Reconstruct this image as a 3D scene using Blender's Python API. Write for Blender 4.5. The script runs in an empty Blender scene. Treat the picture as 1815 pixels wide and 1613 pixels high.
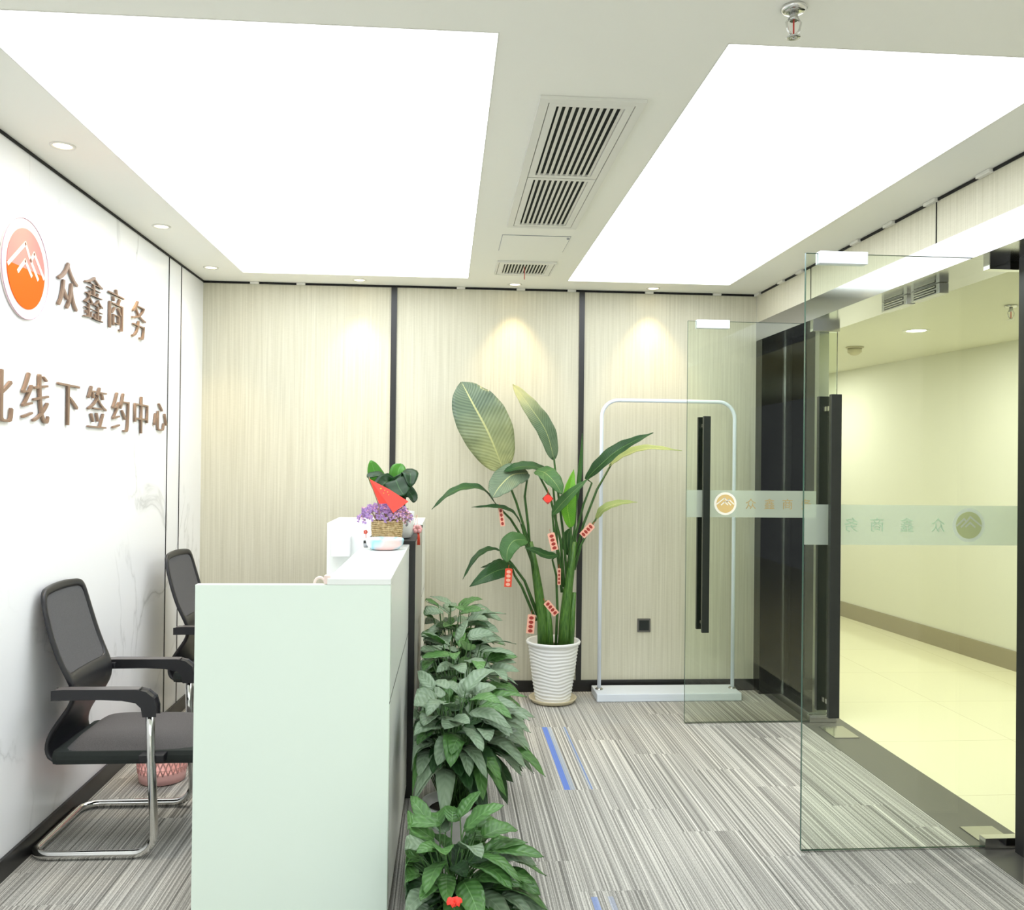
import bpy, bmesh, math, random
from mathutils import Vector, Matrix
random.seed(7)
S = bpy.context.scene
COL = S.collection
PI = math.pi
# ------------------------------------------------------------------ camera
W_, H_ = 1815.0, 1613.0
FPX, YAW, PIT, ROLL, CAMH = 1575.25, 0.0743, 0.0070, 0.0109, 1.5412
XL, D, XR, H = -1.593, 5.935, 2.111, 2.70
cy_, sy_, cp_, sp_ = math.cos(YAW), math.sin(YAW), math.cos(PIT), math.sin(PIT)
FW = Vector((sy_*cp_, cy_*cp_, sp_)); r0 = Vector((cy_, -sy_, 0)); u0 = r0.cross(FW)
RT = math.cos(ROLL)*r0 + math.sin(ROLL)*u0
UP = -math.sin(ROLL)*r0 + math.cos(ROLL)*u0
CAM = Vector((0, 0, CAMH))
cd = bpy.data.cameras.new('camera'); cam = bpy.data.objects.new('camera', cd); COL.objects.link(cam)
cd.sensor_fit = 'HORIZONTAL'; cd.sensor_width = 36.0; cd.lens = 36.0*FPX/W_; cd.clip_start = .05
m = Matrix((RT, UP, -FW)).transposed().to_4x4(); m.translation = CAM
cam.matrix_world = m
S.camera = cam
# ------------------------------------------------------------------ world, exposure
S.view_settings.view_transform = 'Standard'
S.view_settings.look = 'None'
S.view_settings.gamma = 1.0
S.view_settings.use_curve_mapping = False
S.view_settings.exposure = 0.10
PANEL_E = 4.2
SPOT_W = 24.0
wd = bpy.data.worlds.new('world'); S.world = wd; wd.use_nodes = True
wd.node_tree.nodes['Background'].inputs[0].default_value = (.9, .95, 1, 1)
wd.node_tree.nodes['Background'].inputs[1].default_value = 0.4

def ray(px, py): return FW*FPX + RT*(px-W_/2) + UP*(H_/2-py)
def at(px, py, y):                      # the point seen at this place of the photograph at depth y
    d = ray(px, py); return CAM + d*(y/d.y)
def atz(px, py, z):
    d = ray(px, py); return CAM + d*((z-CAMH)/d.z)

# ------------------------------------------------------------------ materials
MATS = {}
def new(name):
    mt = bpy.data.materials.new(name); mt.use_nodes = True
    nt = mt.node_tree; b = nt.nodes['Principled BSDF']; MATS[name] = mt
    return mt, nt, b
def N(nt, t, **kw):
    n = nt.nodes.new(t)
    for k, v in kw.items(): setattr(n, k, v)
    return n
def flat(name, col, rough=.5, metal=0, spec=.5, emis=None, es=0, bump=0, bscale=200, trans=0, subs=0):
    mt, nt, b = new(name)
    b.inputs['Base Color'].default_value = (*col, 1); b.inputs['Roughness'].default_value = rough
    b.inputs['Metallic'].default_value = metal; b.inputs['Specular IOR Level'].default_value = spec
    if emis: b.inputs['Emission Color'].default_value = (*emis, 1); b.inputs['Emission Strength'].default_value = es
    tc = N(nt, 'ShaderNodeTexCoord'); nz = N(nt, 'ShaderNodeTexNoise'); nz.inputs['Scale'].default_value = bscale
    nt.links.new(tc.outputs['Object'], nz.inputs['Vector'])
    if bump:
        bp = N(nt, 'ShaderNodeBump'); bp.inputs['Strength'].default_value = bump; bp.inputs['Distance'].default_value = .002
        nt.links.new(nz.outputs['Fac'], bp.inputs['Height']); nt.links.new(bp.outputs['Normal'], b.inputs['Normal'])
    else:
        mr = N(nt, 'ShaderNodeMapRange'); mr.inputs['To Min'].default_value = max(0, rough-.03); mr.inputs['To Max'].default_value = min(1, rough+.03)
        nt.links.new(nz.outputs['Fac'], mr.inputs['Value']); nt.links.new(mr.outputs['Result'], b.inputs['Roughness'])
    return mt
def ramp(nt, stops):
    r = N(nt, 'ShaderNodeValToRGB'); e = r.color_ramp.elements
    while len(e) < len(stops): e.new(.5)
    for el, (p, c) in zip(e, stops): el.position = p; el.color = (*c, 1)
    return r
def noise_mat(name, scale, stops, rough=.5, vec=(1,1,1), detail=3, coord='Object', bump=0, metal=0, distort=0, spec=.5):
    mt, nt, b = new(name); L = nt.links.new
    tc = N(nt, 'ShaderNodeTexCoord'); mp = N(nt, 'ShaderNodeMapping'); mp.inputs['Scale'].default_value = vec
    nz = N(nt, 'ShaderNodeTexNoise'); nz.inputs['Scale'].default_value = scale; nz.inputs['Detail'].default_value = detail
    nz.inputs['Distortion'].default_value = distort
    L(tc.outputs[coord], mp.inputs['Vector']); L(mp.outputs[0], nz.inputs['Vector'])
    r = ramp(nt, stops); L(nz.outputs['Fac'], r.inputs[0]); L(r.outputs[0], b.inputs['Base Color'])
    b.inputs['Roughness'].default_value = rough; b.inputs['Metallic'].default_value = metal; b.inputs['Specular IOR Level'].default_value = spec
    if bump:
        bp = N(nt, 'ShaderNodeBump'); bp.inputs['Strength'].default_value = bump; bp.inputs['Distance'].default_value = .002
        L(nz.outputs['Fac'], bp.inputs['Height']); L(bp.outputs[0], b.inputs['Normal'])
    return mt
def emitter(name, col, st):
    mt, nt, b = new(name); nt.nodes.remove(b); e = N(nt, 'ShaderNodeEmission')
    e.inputs[0].default_value = (*col, 1); e.inputs[1].default_value = st
    nt.links.new(e.outputs[0], nt.nodes['Material Output'].inputs[0]); return mt
def glassmat(name, tint, refl=1.0):
    mt, nt, b = new(name); nt.nodes.remove(b); L = nt.links.new
    t = N(nt, 'ShaderNodeBsdfTransparent'); t.inputs[0].default_value = (*tint, 1)
    g = N(nt, 'ShaderNodeBsdfGlossy'); g.inputs['Roughness'].default_value = .0; g.inputs[0].default_value = (refl,)*3+(1,)
    f = N(nt, 'ShaderNodeFresnel'); f.inputs['IOR'].default_value = 1.4
    mx = N(nt, 'ShaderNodeMixShader'); L(f.outputs[0], mx.inputs[0]); L(t.outputs[0], mx.inputs[1]); L(g.outputs[0], mx.inputs[2])
    L(mx.outputs[0], nt.nodes['Material Output'].inputs[0]); return mt
def frostmat(name, col, op):
    mt, nt, b = new(name); nt.nodes.remove(b); L = nt.links.new
    t = N(nt, 'ShaderNodeBsdfTransparent'); t.inputs[0].default_value = (.95, 1, .95, 1)
    d = N(nt, 'ShaderNodeBsdfDiffuse'); d.inputs[0].default_value = (*col, 1)
    tr = N(nt, 'ShaderNodeBsdfTranslucent'); tr.inputs[0].default_value = (*col, 1)
    a = N(nt, 'ShaderNodeMixShader'); a.inputs[0].default_value = .5; L(d.outputs[0], a.inputs[1]); L(tr.outputs[0], a.inputs[2])
    mx = N(nt, 'ShaderNodeMixShader'); mx.inputs[0].default_value = op; L(t.outputs[0], mx.inputs[1]); L(a.outputs[0], mx.inputs[2])
    L(mx.outputs[0], nt.nodes['Material Output'].inputs[0]); return mt

flat('ceiling', (.90, .90, .83), .8, bump=.05, bscale=60)
flat('black_trim', (.012, .012, .012), .3)
flat('gap_black', (.006, .006, .006), .8)
flat('clip_white', (.75, .74, .68), .5)
flat('steel', (.55, .55, .53), .18, 1)
flat('chrome', (.72, .72, .70), .12, 1)
flat('beam_steel', (.52, .52, .55), .16, 1)
flat('black_mirror', (.05, .05, .045), .06, 1)
flat('handle_black', (.014, .018, .016), .25)
flat('granite', (.11, .107, .095), .35, bump=.02)
flat('desk_mint', (.82, .94, .85), .35, spec=.3)
flat('desk_white', (.88, .92, .90), .25)
flat('groove', (.02, .02, .02), .6)
flat('grey_panel', (.33, .32, .30), .3)
flat('rack_white', (.80, .86, .95), .35)
flat('pot_white', (.86, .87, .87), .4)
flat('saucer', (.72, .64, .45), .5)
noise_mat('soil', 60, [(.3, (.02, .015, .01)), (.7, (.09, .07, .05))], .95, bump=.6)
flat('pot_grey', (.33, .32, .28), .5)
flat('red_paper', (.75, .07, .03), .5)
flat('tag_pink', (.85, .45, .33), .5)
flat('tag_dot', (.35, .03, .02), .5)
flat('flag_red', (.95, .05, .03), .6)
flat('flag_gold', (.95, .55, .05), .6)
flat('pink', (.85, .42, .42), .45)
flat('pale_pink', (.9, .74, .68), .45)
flat('bin_pink', (.86, .50, .48), .4)
flat('socket_grey', (.12, .115, .105), .4)
flat('chair_black', (.012, .012, .015), .35)
noise_mat('chair_mesh', 900, [(.4, (.055, .055, .058)), (.6, (.13, .13, .135))], .9, bump=.3)
noise_mat('chair_cloth', 700, [(.4, (.075, .07, .072)), (.6, (.12, .115, .118))], .95, bump=.3)
flat('chair_foam', (.015, .02, .018), .8)
flat('arm_pad', (.11, .10, .10), .3)
flat('bronze', (.31, .205, .145), .40, .45)
flat('white_plastic', (.85, .87, .88), .35)
flat('socket_white', (.8, .8, .78), .4)
flat('smoke_white', (.5, .47, .3), .4)
flat('lens_glass', (.7, .8, .78), .1)
flat('corridor_wall', (.74, .74, .64), .7)
flat('corridor_ceiling', (.72, .72, .60), .8)
flat('corridor_skirt', (.34, .30, .21), .4)
flat('wall_behind', (.80, .80, .76), .7)
flat('dark_cavity', (.015, .017, .012), .9)
flat('grille_white', (.77, .77, .71), .5)
flat('cloth_strip_red', (.6, .05, .04), .7)
flat('paper_grey', (.35, .36, .38), .6)
flat('blossom_purple', (.45, .28, .60), .7)
flat('blossom_pink', (.85, .50, .66), .7)
flat('dry_brown', (.3, .2, .12), .8)
emitter('panel_light', (.93, .97, 1.0), PANEL_E)
emitter('panel_fill_added', (.93, .97, 1.0), 4.6)  # glow of the added fill area behind the camera
emitter('spot_lens', (1, .82, .5), 8)
emitter('corridor_lens', (1, 1, .93), 14)
glassmat('door_glass', (.945, .975, .93))
flat('glass_edge', (.05, .12, .09), .15)
glassmat('side_glass', (.93, .97, .92))
frostmat('frost_band', (.88, .93, .87), .40)
frostmat('frost_letter_gold', (.75, .55, .30), .55)
frostmat('frost_letter_pale', (.70, .85, .72), .65)
flat('logo_gold', (.72, .52, .22), .4)
flat('logo_white', (.95, .93, .85), .4)
frostmat('logo_green', (.80, .80, .50), .55)
frostmat('logo_pale', (1, 1, .98), .5)
flat('sign_orange', (.70, .095, .002), .6, spec=.1, emis=(1, .22, 0), es=.12)
flat('sign_peach', (.66, .20, .20), .6, spec=.1, emis=(1, .45, .28), es=.10)
flat('sign_white', (.84, .74, .71), .6, spec=.1, emis=(1, .80, .77), es=.05)
flat('sign_line', (.84, .70, .64), .6, spec=.1, emis=(1, .72, .62), es=.10)
flat('sign_ring', (.5, .3, .42), .4)
flat('rib_yellow', (.62, .62, .28), .5)

def wallpaper():
    mt, nt, b = new('wallpaper'); L = nt.links.new
    g = N(nt, 'ShaderNodeNewGeometry')
    mp = N(nt, 'ShaderNodeMapping'); mp.inputs['Scale'].default_value = (90, 90, 1.6); L(g.outputs['Position'], mp.inputs[0])
    nz = N(nt, 'ShaderNodeTexNoise'); nz.inputs['Scale'].default_value = 1; nz.inputs['Detail'].default_value = 4; L(mp.outputs[0], nz.inputs[0])
    mp2 = N(nt, 'ShaderNodeMapping'); mp2.inputs['Scale'].default_value = (30, 30, 400); L(g.outputs['Position'], mp2.inputs[0])
    n2 = N(nt, 'ShaderNodeTexNoise'); n2.inputs['Scale'].default_value = 1; L(mp2.outputs[0], n2.inputs[0])
    ad = N(nt, 'ShaderNodeMath', operation='MULTIPLY_ADD'); ad.inputs[1].default_value = .3; L(n2.outputs[0], ad.inputs[0]); L(nz.outputs[0], ad.inputs[2])
    r = ramp(nt, [(.38, (.55, .525, .40)), (.9, (.70, .675, .545))]); L(ad.outputs[0], r.inputs[0]); L(r.outputs[0], b.inputs['Base Color'])
    b.inputs['Roughness'].default_value = .75
wallpaper()
def marble():
    mt, nt, b = new('marble'); L = nt.links.new
    g = N(nt, 'ShaderNodeNewGeometry')
    mp = N(nt, 'ShaderNodeMapping'); mp.inputs['Scale'].default_value = (1, 1.1, .55); mp.inputs['Rotation'].default_value = (.45, 0, 0); L(g.outputs['Position'], mp.inputs[0])
    nz = N(nt, 'ShaderNodeTexNoise'); nz.inputs['Scale'].default_value = 1.25; nz.inputs['Detail'].default_value = 7; nz.inputs['Distortion'].default_value = .9; L(mp.outputs[0], nz.inputs[0])
    s = N(nt, 'ShaderNodeMath', operation='SUBTRACT'); s.inputs[1].default_value = .5; L(nz.outputs[0], s.inputs[0])
    a = N(nt, 'ShaderNodeMath', operation='ABSOLUTE'); L(s.outputs[0], a.inputs[0])
    r = ramp(nt, [(0, (.60, .61, .62)), (.006, (.80, .81, .82)), (.02, (.90, .91, .93))]); L(a.outputs[0], r.inputs[0])
    n2 = N(nt, 'ShaderNodeTexNoise'); n2.inputs['Scale'].default_value = 1.1; L(g.outputs['Position'], n2.inputs[0])
    r2 = ramp(nt, [(.5, (0, 0, 0)), (.68, (1, 1, 1))]); L(n2.outputs[0], r2.inputs[0])
    mx = N(nt, 'ShaderNodeMix', data_type='RGBA'); mx.inputs[6].default_value = (.90, .91, .93, 1)
    L(r2.outputs[0], mx.inputs[0]); L(r.outputs[0], mx.inputs[7]); L(mx.outputs[2], b.inputs['Base Color'])
    b.inputs['Roughness'].default_value = .22; b.inputs['Specular IOR Level'].default_value = .35
marble()
def carpet():
    mt, nt, b = new('carpet'); L = nt.links.new
    def M(op, a, b_=None, c=None):
        n = N(nt, 'ShaderNodeMath', operation=op)
        for i, v in enumerate((a, b_, c)):
            if v is None: continue
            if isinstance(v, (int, float)): n.inputs[i].default_value = v
            else: L(v, n.inputs[i])
        return n.outputs[0]
    g = N(nt, 'ShaderNodeNewGeometry'); sp = N(nt, 'ShaderNodeSeparateXYZ'); L(g.outputs['Position'], sp.inputs[0])
    x, y = sp.outputs[0], sp.outputs[1]
    i = M('FLOOR', M('DIVIDE', x, .25))
    off = M('MULTIPLY', M('MODULO', M('ADD', i, 20), 4), .246)          # staggered planks
    yy = M('DIVIDE', M('ADD', M('SUBTRACT', y, .222), M('SUBTRACT', off, .492)), .983)
    j = M('FLOOR', yy)
    cb = N(nt, 'ShaderNodeCombineXYZ'); L(i, cb.inputs[0]); L(j, cb.inputs[1])
    wn = N(nt, 'ShaderNodeTexWhiteNoise'); L(cb.outputs[0], wn.inputs[0])
    c2 = N(nt, 'ShaderNodeCombineXYZ'); L(M('MULTIPLY_ADD', x, 165, M('MULTIPLY', wn.outputs[0], 60)), c2.inputs[0]); L(M('MULTIPLY', y, .35), c2.inputs[1]); L(M('MULTIPLY', wn.outputs[0], 37), c2.inputs[2])
    nz = N(nt, 'ShaderNodeTexNoise'); nz.inputs['Scale'].default_value = 1; nz.inputs['Detail'].default_value = 3; nz.inputs['Roughness'].default_value = .65; L(c2.outputs[0], nz.inputs[0])
    c3 = N(nt, 'ShaderNodeMapping'); c3.inputs['Scale'].default_value = (260, 90, 1); L(g.outputs['Position'], c3.inputs[0])
    fz = N(nt, 'ShaderNodeTexNoise'); fz.inputs['Scale'].default_value = 1; fz.inputs['Detail'].default_value = 2; L(c3.outputs[0], fz.inputs[0])
    v = M('ADD', M('MULTIPLY_ADD', nz.outputs[0], 1.0, M('MULTIPLY', fz.outputs[0], .22)), M('MULTIPLY', M('SUBTRACT', wn.outputs[0], .5), .015))
    r = ramp(nt, [(.40, (.13, .127, .118)), (.50, (.235, .23, .212)), (.60, (.36, .352, .325)), (.70, (.56, .55, .51)), (.80, (.72, .71, .66))]); L(v, r.inputs[0])
    cur = r.outputs[0]
    def band(lo, hi, ylo, yhi, col, k):
        nonlocal cur
        m_ = M('MULTIPLY', M('MULTIPLY', M('GREATER_THAN', x, lo), M('LESS_THAN', x, hi)), M('MULTIPLY', M('GREATER_THAN', y, ylo), M('LESS_THAN', y, yhi)))
        mx = N(nt, 'ShaderNodeMix', data_type='RGBA'); L(M('MULTIPLY', m_, k), mx.inputs[0]); L(cur, mx.inputs[6]); mx.inputs[7].default_value = (*col, 1); cur = mx.outputs[2]
    band(.573, .602, 4.156, 5.139, (.13, .22, .60), .95)
    band(.602, .625, 4.156, 5.139, (.33, .40, .52), .6)
    band(.692, .712, 4.156, 5.139, (.40, .47, .56), .5)
    band(.703, .708, 4.156, 5.139, (.12, .20, .50), .9)
    band(.530, .553, 2.2, 3.13, (.20, .30, .62), .7)
    band(.59, .61, 2.2, 3.13, (.30, .38, .60), .4)
    band(-1.59, -1.53, 2.2, 3.14, (.22, .32, .60), .7)
    L(cur, b.inputs['Base Color']); b.inputs['Roughness'].default_value = .95; b.inputs['Specular IOR Level'].default_value = .1
    bp = N(nt, 'ShaderNodeBump'); bp.inputs['Strength'].default_value = .35; bp.inputs['Distance'].default_value = .003
    L(v, bp.inputs['Height']); L(bp.outputs[0], b.inputs['Normal'])
carpet()
def tiles():
    mt, nt, b = new('corridor_tiles'); L = nt.links.new
    g = N(nt, 'ShaderNodeNewGeometry'); bt = N(nt, 'ShaderNodeTexBrick'); bt.offset = 0
    bt.inputs['Scale'].default_value = 1; bt.inputs['Brick Width'].default_value = .8; bt.inputs['Row Height'].default_value = .8
    bt.inputs['Mortar Size'].default_value = .0015
    bt.inputs['Color1'].default_value = (.90, .87, .62, 1); bt.inputs['Color2'].default_value = (.88, .85, .61, 1); bt.inputs['Mortar'].default_value = (.55, .5, .33, 1)
    L(g.outputs['Position'], bt.inputs['Vector']); L(bt.outputs[0], b.inputs['Base Color']); b.inputs['Roughness'].default_value = .12
tiles()
def leafmat(name, dark, light, rib, rough=.35, veins=26, noise=6, grad=None):
    mt, nt, b = new(name); L = nt.links.new
    uv = N(nt, 'ShaderNodeUVMap'); sp = N(nt, 'ShaderNodeSeparateXYZ'); L(uv.outputs[0], sp.inputs[0])
    def M(op, a, b_=None, c=None):
        n = N(nt, 'ShaderNodeMath', operation=op)
        for i, v in enumerate((a, b_, c)):
            if v is None: continue
            if isinstance(v, (int, float)): n.inputs[i].default_value = v
            else: L(v, n.inputs[i])
        return n.outputs[0]
    ax = M('ABSOLUTE', M('SUBTRACT', sp.outputs[0], .5))
    w = M('SINE', M('MULTIPLY', M('SUBTRACT', sp.outputs[1], M('MULTIPLY', ax, .35)), veins*2*PI))
    ve = M('MULTIPLY_ADD', w, .5, .5)
    tc = N(nt, 'ShaderNodeTexCoord'); nz = N(nt, 'ShaderNodeTexNoise'); nz.inputs['Scale'].default_value = noise; nz.inputs['Detail'].default_value = 3; L(tc.outputs['Object'], nz.inputs[0])
    v = M('ADD', M('MULTIPLY', ve, .16 if veins < 10 else .35), M('MULTIPLY', nz.outputs[0], 1.1 if veins < 10 else .9))
    r = ramp(nt, [(.35, dark), (.85, light)]); L(v, r.inputs[0])
    mx = N(nt, 'ShaderNodeMix', data_type='RGBA'); L(M('LESS_THAN', ax, .018), mx.inputs[0]); L(r.outputs[0], mx.inputs[6]); mx.inputs[7].default_value = (*rib, 1)
    if grad:                                                        # blade mixed to a second colour towards one end
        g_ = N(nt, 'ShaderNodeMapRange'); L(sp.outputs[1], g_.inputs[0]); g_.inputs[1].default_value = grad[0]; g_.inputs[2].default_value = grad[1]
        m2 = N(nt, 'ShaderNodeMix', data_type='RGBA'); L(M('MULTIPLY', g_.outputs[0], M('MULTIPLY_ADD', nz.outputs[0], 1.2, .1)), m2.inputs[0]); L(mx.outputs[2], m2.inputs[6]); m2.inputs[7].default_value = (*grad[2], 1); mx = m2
    if name.startswith('orchid'): b.inputs['Specular IOR Level'].default_value = .25
    L(mx.outputs[2], b.inputs['Base Color']); b.inputs['Roughness'].default_value = rough
    tr = N(nt, 'ShaderNodeBsdfTranslucent'); L(mx.outputs[2], tr.inputs[0])
    ms = N(nt, 'ShaderNodeMixShader'); ms.inputs[0].default_value = .25; L(b.outputs[0], ms.inputs[1]); L(tr.outputs[0], ms.inputs[2])
    L(ms.outputs[0], nt.nodes['Material Output'].inputs[0])
    bp = N(nt, 'ShaderNodeBump'); bp.inputs['Strength'].default_value = .4; bp.inputs['Distance'].default_value = .003
    L(ve, bp.inputs['Height']); L(bp.outputs[0], b.inputs['Normal'])
leafmat('leaf_dark', (.012, .05, .012), (.035, .13, .03), (.12, .25, .06))
leafmat('leaf_mid', (.04, .12, .03), (.09, .24, .06), (.25, .38, .12))
leafmat('leaf_grey', (.13, .19, .12), (.24, .33, .20), (.6, .62, .3))
leafmat('leaf_paddle_lit', (.10, .155, .10), (.22, .30, .19), (.66, .68, .34), grad=(.62, .05, (.62, .64, .28)))  # yellow lower half: spot light shining through, put into the blade colour
leafmat('leaf_tip', (.10, .17, .09), (.22, .32, .18), (.5, .55, .25), grad=(.45, .95, (.72, .68, .30)))
leafmat('leaf_yellow', (.30, .40, .12), (.55, .60, .22), (.75, .72, .35))
leafmat('leaf_bright', (.12, .42, .03), (.28, .65, .06), (.4, .7, .1))
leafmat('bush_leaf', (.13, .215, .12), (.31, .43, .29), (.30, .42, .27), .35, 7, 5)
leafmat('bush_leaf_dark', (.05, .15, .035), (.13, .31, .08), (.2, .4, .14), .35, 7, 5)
leafmat('bush_leaf_shaded', (.012, .05, .012), (.03, .10, .025), (.05, .14, .04), .5, 5, 5)  # leaf colour darkened to stand for shade inside the crown
leafmat('orchid_leaf', (.004, .025, .004), (.01, .06, .01), (.04, .12, .03), .38, 2, 8)
leafmat('orchid_leaf_light', (.05, .2, .02), (.10, .32, .04), (.15, .4, .08), .3, 2, 8)
noise_mat('stem', 30, [(.3, (.03, .10, .015)), (.7, (.11, .25, .04))], .45, vec=(6, 6, .6))
noise_mat('stem_dark', 30, [(.3, (.02, .07, .015)), (.7, (.06, .16, .03))], .45, vec=(6, 6, .6))
noise_mat('bowl_pastel', 9, [(.38, (.85, .88, .9)), (.5, (.35, .72, .85)), (.62, (.9, .62, .6))], .2, detail=1)
def wicker():
    mt, nt, b = new('wicker'); L = nt.links.new
    tc = N(nt, 'ShaderNodeTexCoord'); bt = N(nt, 'ShaderNodeTexNoise'); bt.inputs['Scale'].default_value = 70
    L(tc.outputs['Object'], bt.inputs[0]); r = ramp(nt, [(.35, (.42, .29, .12)), (.6, (.66, .52, .28))]); L(bt.outputs[0], r.inputs[0]); L(r.outputs[0], b.inputs['Base Color'])
    b.inputs['Roughness'].default_value = .7
wicker()
m_ = MATS

# ------------------------------------------------------------------ mesh helpers
def wloc(o):
    v = Vector((0, 0, 0))
    while o is not None: v += o.location; o = o.parent
    return v
class MB:
    def __init__(s): s.bm = bmesh.new(); s.uv = s.bm.loops.layers.uv.new('UVMap')
    def box(s, x0, x1, y0, y1, z0, z1, mi=0, bev=0):
        vs = [s.bm.verts.new((x, y, z)) for z in (z0, z1) for y in (y0, y1) for x in (x0, x1)]
        fs = [(0, 2, 3, 1), (4, 5, 7, 6), (0, 1, 5, 4), (2, 6, 7, 3), (0, 4, 6, 2), (1, 3, 7, 5)]
        F = [s.bm.faces.new([vs[i] for i in f]) for f in fs]
        for f in F: f.material_index = mi
        if bev:
            es = list({e for f in F for e in f.edges}); bmesh.ops.bevel(s.bm, geom=es, offset=bev, segments=2, affect='EDGES', profile=.6)
        return s
    def prism(s, pts, depth, mi=0):      # pts: closed 3d polygon, depth: vector
        a = [s.bm.verts.new(p) for p in pts]; b = [s.bm.verts.new(Vector(p)+Vector(depth)) for p in pts]; n = len(a)
        s.bm.faces.new(a).material_index = mi; s.bm.faces.new(b[::-1]).material_index = mi
        for i in range(n): s.bm.faces.new([a[i], b[i], b[(i+1) % n], a[(i+1) % n]][::-1]).material_index = mi
        return s
    def tube(s, pts, r, n=10, closed=False, mi=0, flatv=None):
        pts = [Vector(p) for p in pts]; rr = r if isinstance(r, (list, tuple)) else [r]*len(pts)
        rings = []; up = None
        for i, p in enumerate(pts):
            a = pts[i-1] if i > 0 else (pts[-1] if closed else p); b = pts[(i+1) % len(pts)] if (i < len(pts)-1 or closed) else p
            t = (b-a).normalized()
            if up is None:
                up = Vector((0, 0, 1)) if abs(t.z) < .9 else Vector((1, 0, 0))
            u = (up - t*up.dot(t)).normalized(); v = t.cross(u); up = u
            rings.append([s.bm.verts.new(p + (u*math.cos(2*PI*k/n) + v*math.sin(2*PI*k/n)*(flatv or 1))*rr[i]) for k in range(n)])
        m = len(rings)
        for i in range(m if closed else m-1):
            A, B = rings[i], rings[(i+1) % m]
            for k in range(n): f = s.bm.faces.new([A[k], A[(k+1) % n], B[(k+1) % n], B[k]]); f.smooth = True; f.material_index = mi
        if not closed:
            s.bm.faces.new(rings[0][::-1]).material_index = mi; s.bm.faces.new(rings[-1]).material_index = mi
        return s
    def lathe(s, c, prof, n=32, mi=0, wob=None, cap=True, sx=1, sy=1):
        rings = []
        for (r, z) in prof:
            rings.append([s.bm.verts.new((c[0]+sx*(r+(wob(2*PI*k/n, z) if wob else 0))*math.cos(2*PI*k/n), c[1]+sy*(r+(wob(2*PI*k/n, z) if wob else 0))*math.sin(2*PI*k/n), c[2]+z)) for k in range(n)])
        for A, B in zip(rings, rings[1:]):
            for k in range(n): f = s.bm.faces.new([A[k], A[(k+1) % n], B[(k+1) % n], B[k]]); f.smooth = True; f.material_index = mi
        if cap:
            s.bm.faces.new(rings[0][::-1]).material_index = mi; s.bm.faces.new(rings[-1]).material_index = mi
        return s
    def ball(s, c, r, sz=(1, 1, 1), seg=10, mi=0):
        mt = Matrix.Translation(c) @ Matrix.Diagonal((*[r*k for k in sz], 1))
        res = bmesh.ops.create_uvsphere(s.bm, u_segments=seg, v_segments=max(4, seg//2+1), radius=1, matrix=mt)
        for v in res['verts']:
            for f in v.link_faces: f.smooth = True; f.material_index = mi
        return s
    def blade(s, spine, width, nrm, prof, fold=.25, nl=14, nw=4, mi=0, ripple=0, droop=0):
        """leaf: smooth spine through points, half-width profile, nrm = direction the upper face looks."""
        P = [Vector(p) for p in spine]
        def cat(t):
            t *= len(P)-1; i = min(int(t), len(P)-2); u = t-i
            p0 = P[i-1] if i else P[0]*2-P[1]; p1, p2 = P[i], P[i+1]; p3 = P[i+2] if i+2 < len(P) else P[-1]*2-P[-2]
            return .5*((2*p1)+(p2-p0)*u+(2*p0-5*p1+4*p2-p3)*u*u+(3*p1-p0-3*p2+p3)*u**3)
        nrm = Vector(nrm); rows = []
        for i in range(nl+1):
            t = i/nl; p = cat(t); tg = (cat(min(1, t+.02))-cat(max(0, t-.02))).normalized()
            side = tg.cross(nrm)
            side = side.normalized() if side.length > 1e-4 else Vector((1, 0, 0))
            up = side.cross(tg).normalized(); w = width*prof(t)
            row = []
            for k in range(-nw, nw+1):
                a = k/nw
                z = abs(a)*w*fold + ripple*math.sin(t*31+k)*abs(a)
                row.append(s.bm.verts.new(p + side*(a*w) + up*z - Vector((0, 0, droop*a*a*w))))
            rows.append(row)
        for i in range(nl):
            for k in range(2*nw):
                f = s.bm.faces.new([rows[i][k], rows[i][k+1], rows[i+1][k+1], rows[i+1][k]]); f.smooth = True; f.material_index = mi
                for lp, (uu, vv) in zip(f.loops, ((k, i), (k+1, i), (k+1, i+1), (k, i+1))): lp[s.uv].uv = (uu/(2*nw), vv/nl)
        return s
    def build(s, name, mats, parent=None, solid=0, sub=0, world=True):
        me = bpy.data.meshes.new(name)
        if world and parent is not None: bmesh.ops.translate(s.bm, verts=s.bm.verts, vec=-wloc(parent))
        s.bm.normal_update(); s.bm.to_mesh(me); s.bm.free()
        o = bpy.data.objects.new(name, me); COL.objects.link(o)
        for q in (mats if isinstance(mats, (list, tuple)) else [mats]): me.materials.append(MATS[q])
        if parent is not None: o.parent = parent
        if solid: md = o.modifiers.new('solid', 'SOLIDIFY'); md.thickness = solid
        if sub: md = o.modifiers.new('sub', 'SUBSURF'); md.levels = sub; md.render_levels = sub
        return o
def tag(o, label=None, cat=None, group=None, kind=None):
    if label: o['label'] = label
    if cat: o['category'] = cat
    if group: o['group'] = group
    if kind: o['kind'] = kind
    return o
def thing(name, loc, label, cat, group=None):
    o = bpy.data.objects.new(name, None); COL.objects.link(o); o.location = loc; o.empty_display_size = .05
    return tag(o, label, cat, group)
def copy_tree(o, parent=None):
    c = o.copy(); COL.objects.link(c); c.parent = parent
    for ch in list(o.children): copy_tree(ch, c)
    return c
def struct(name, mb, mats, parent=None, **k):
    o = mb.build(name, mats, parent, **k)
    if parent is None: o['kind'] = 'structure'
    return o

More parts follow.
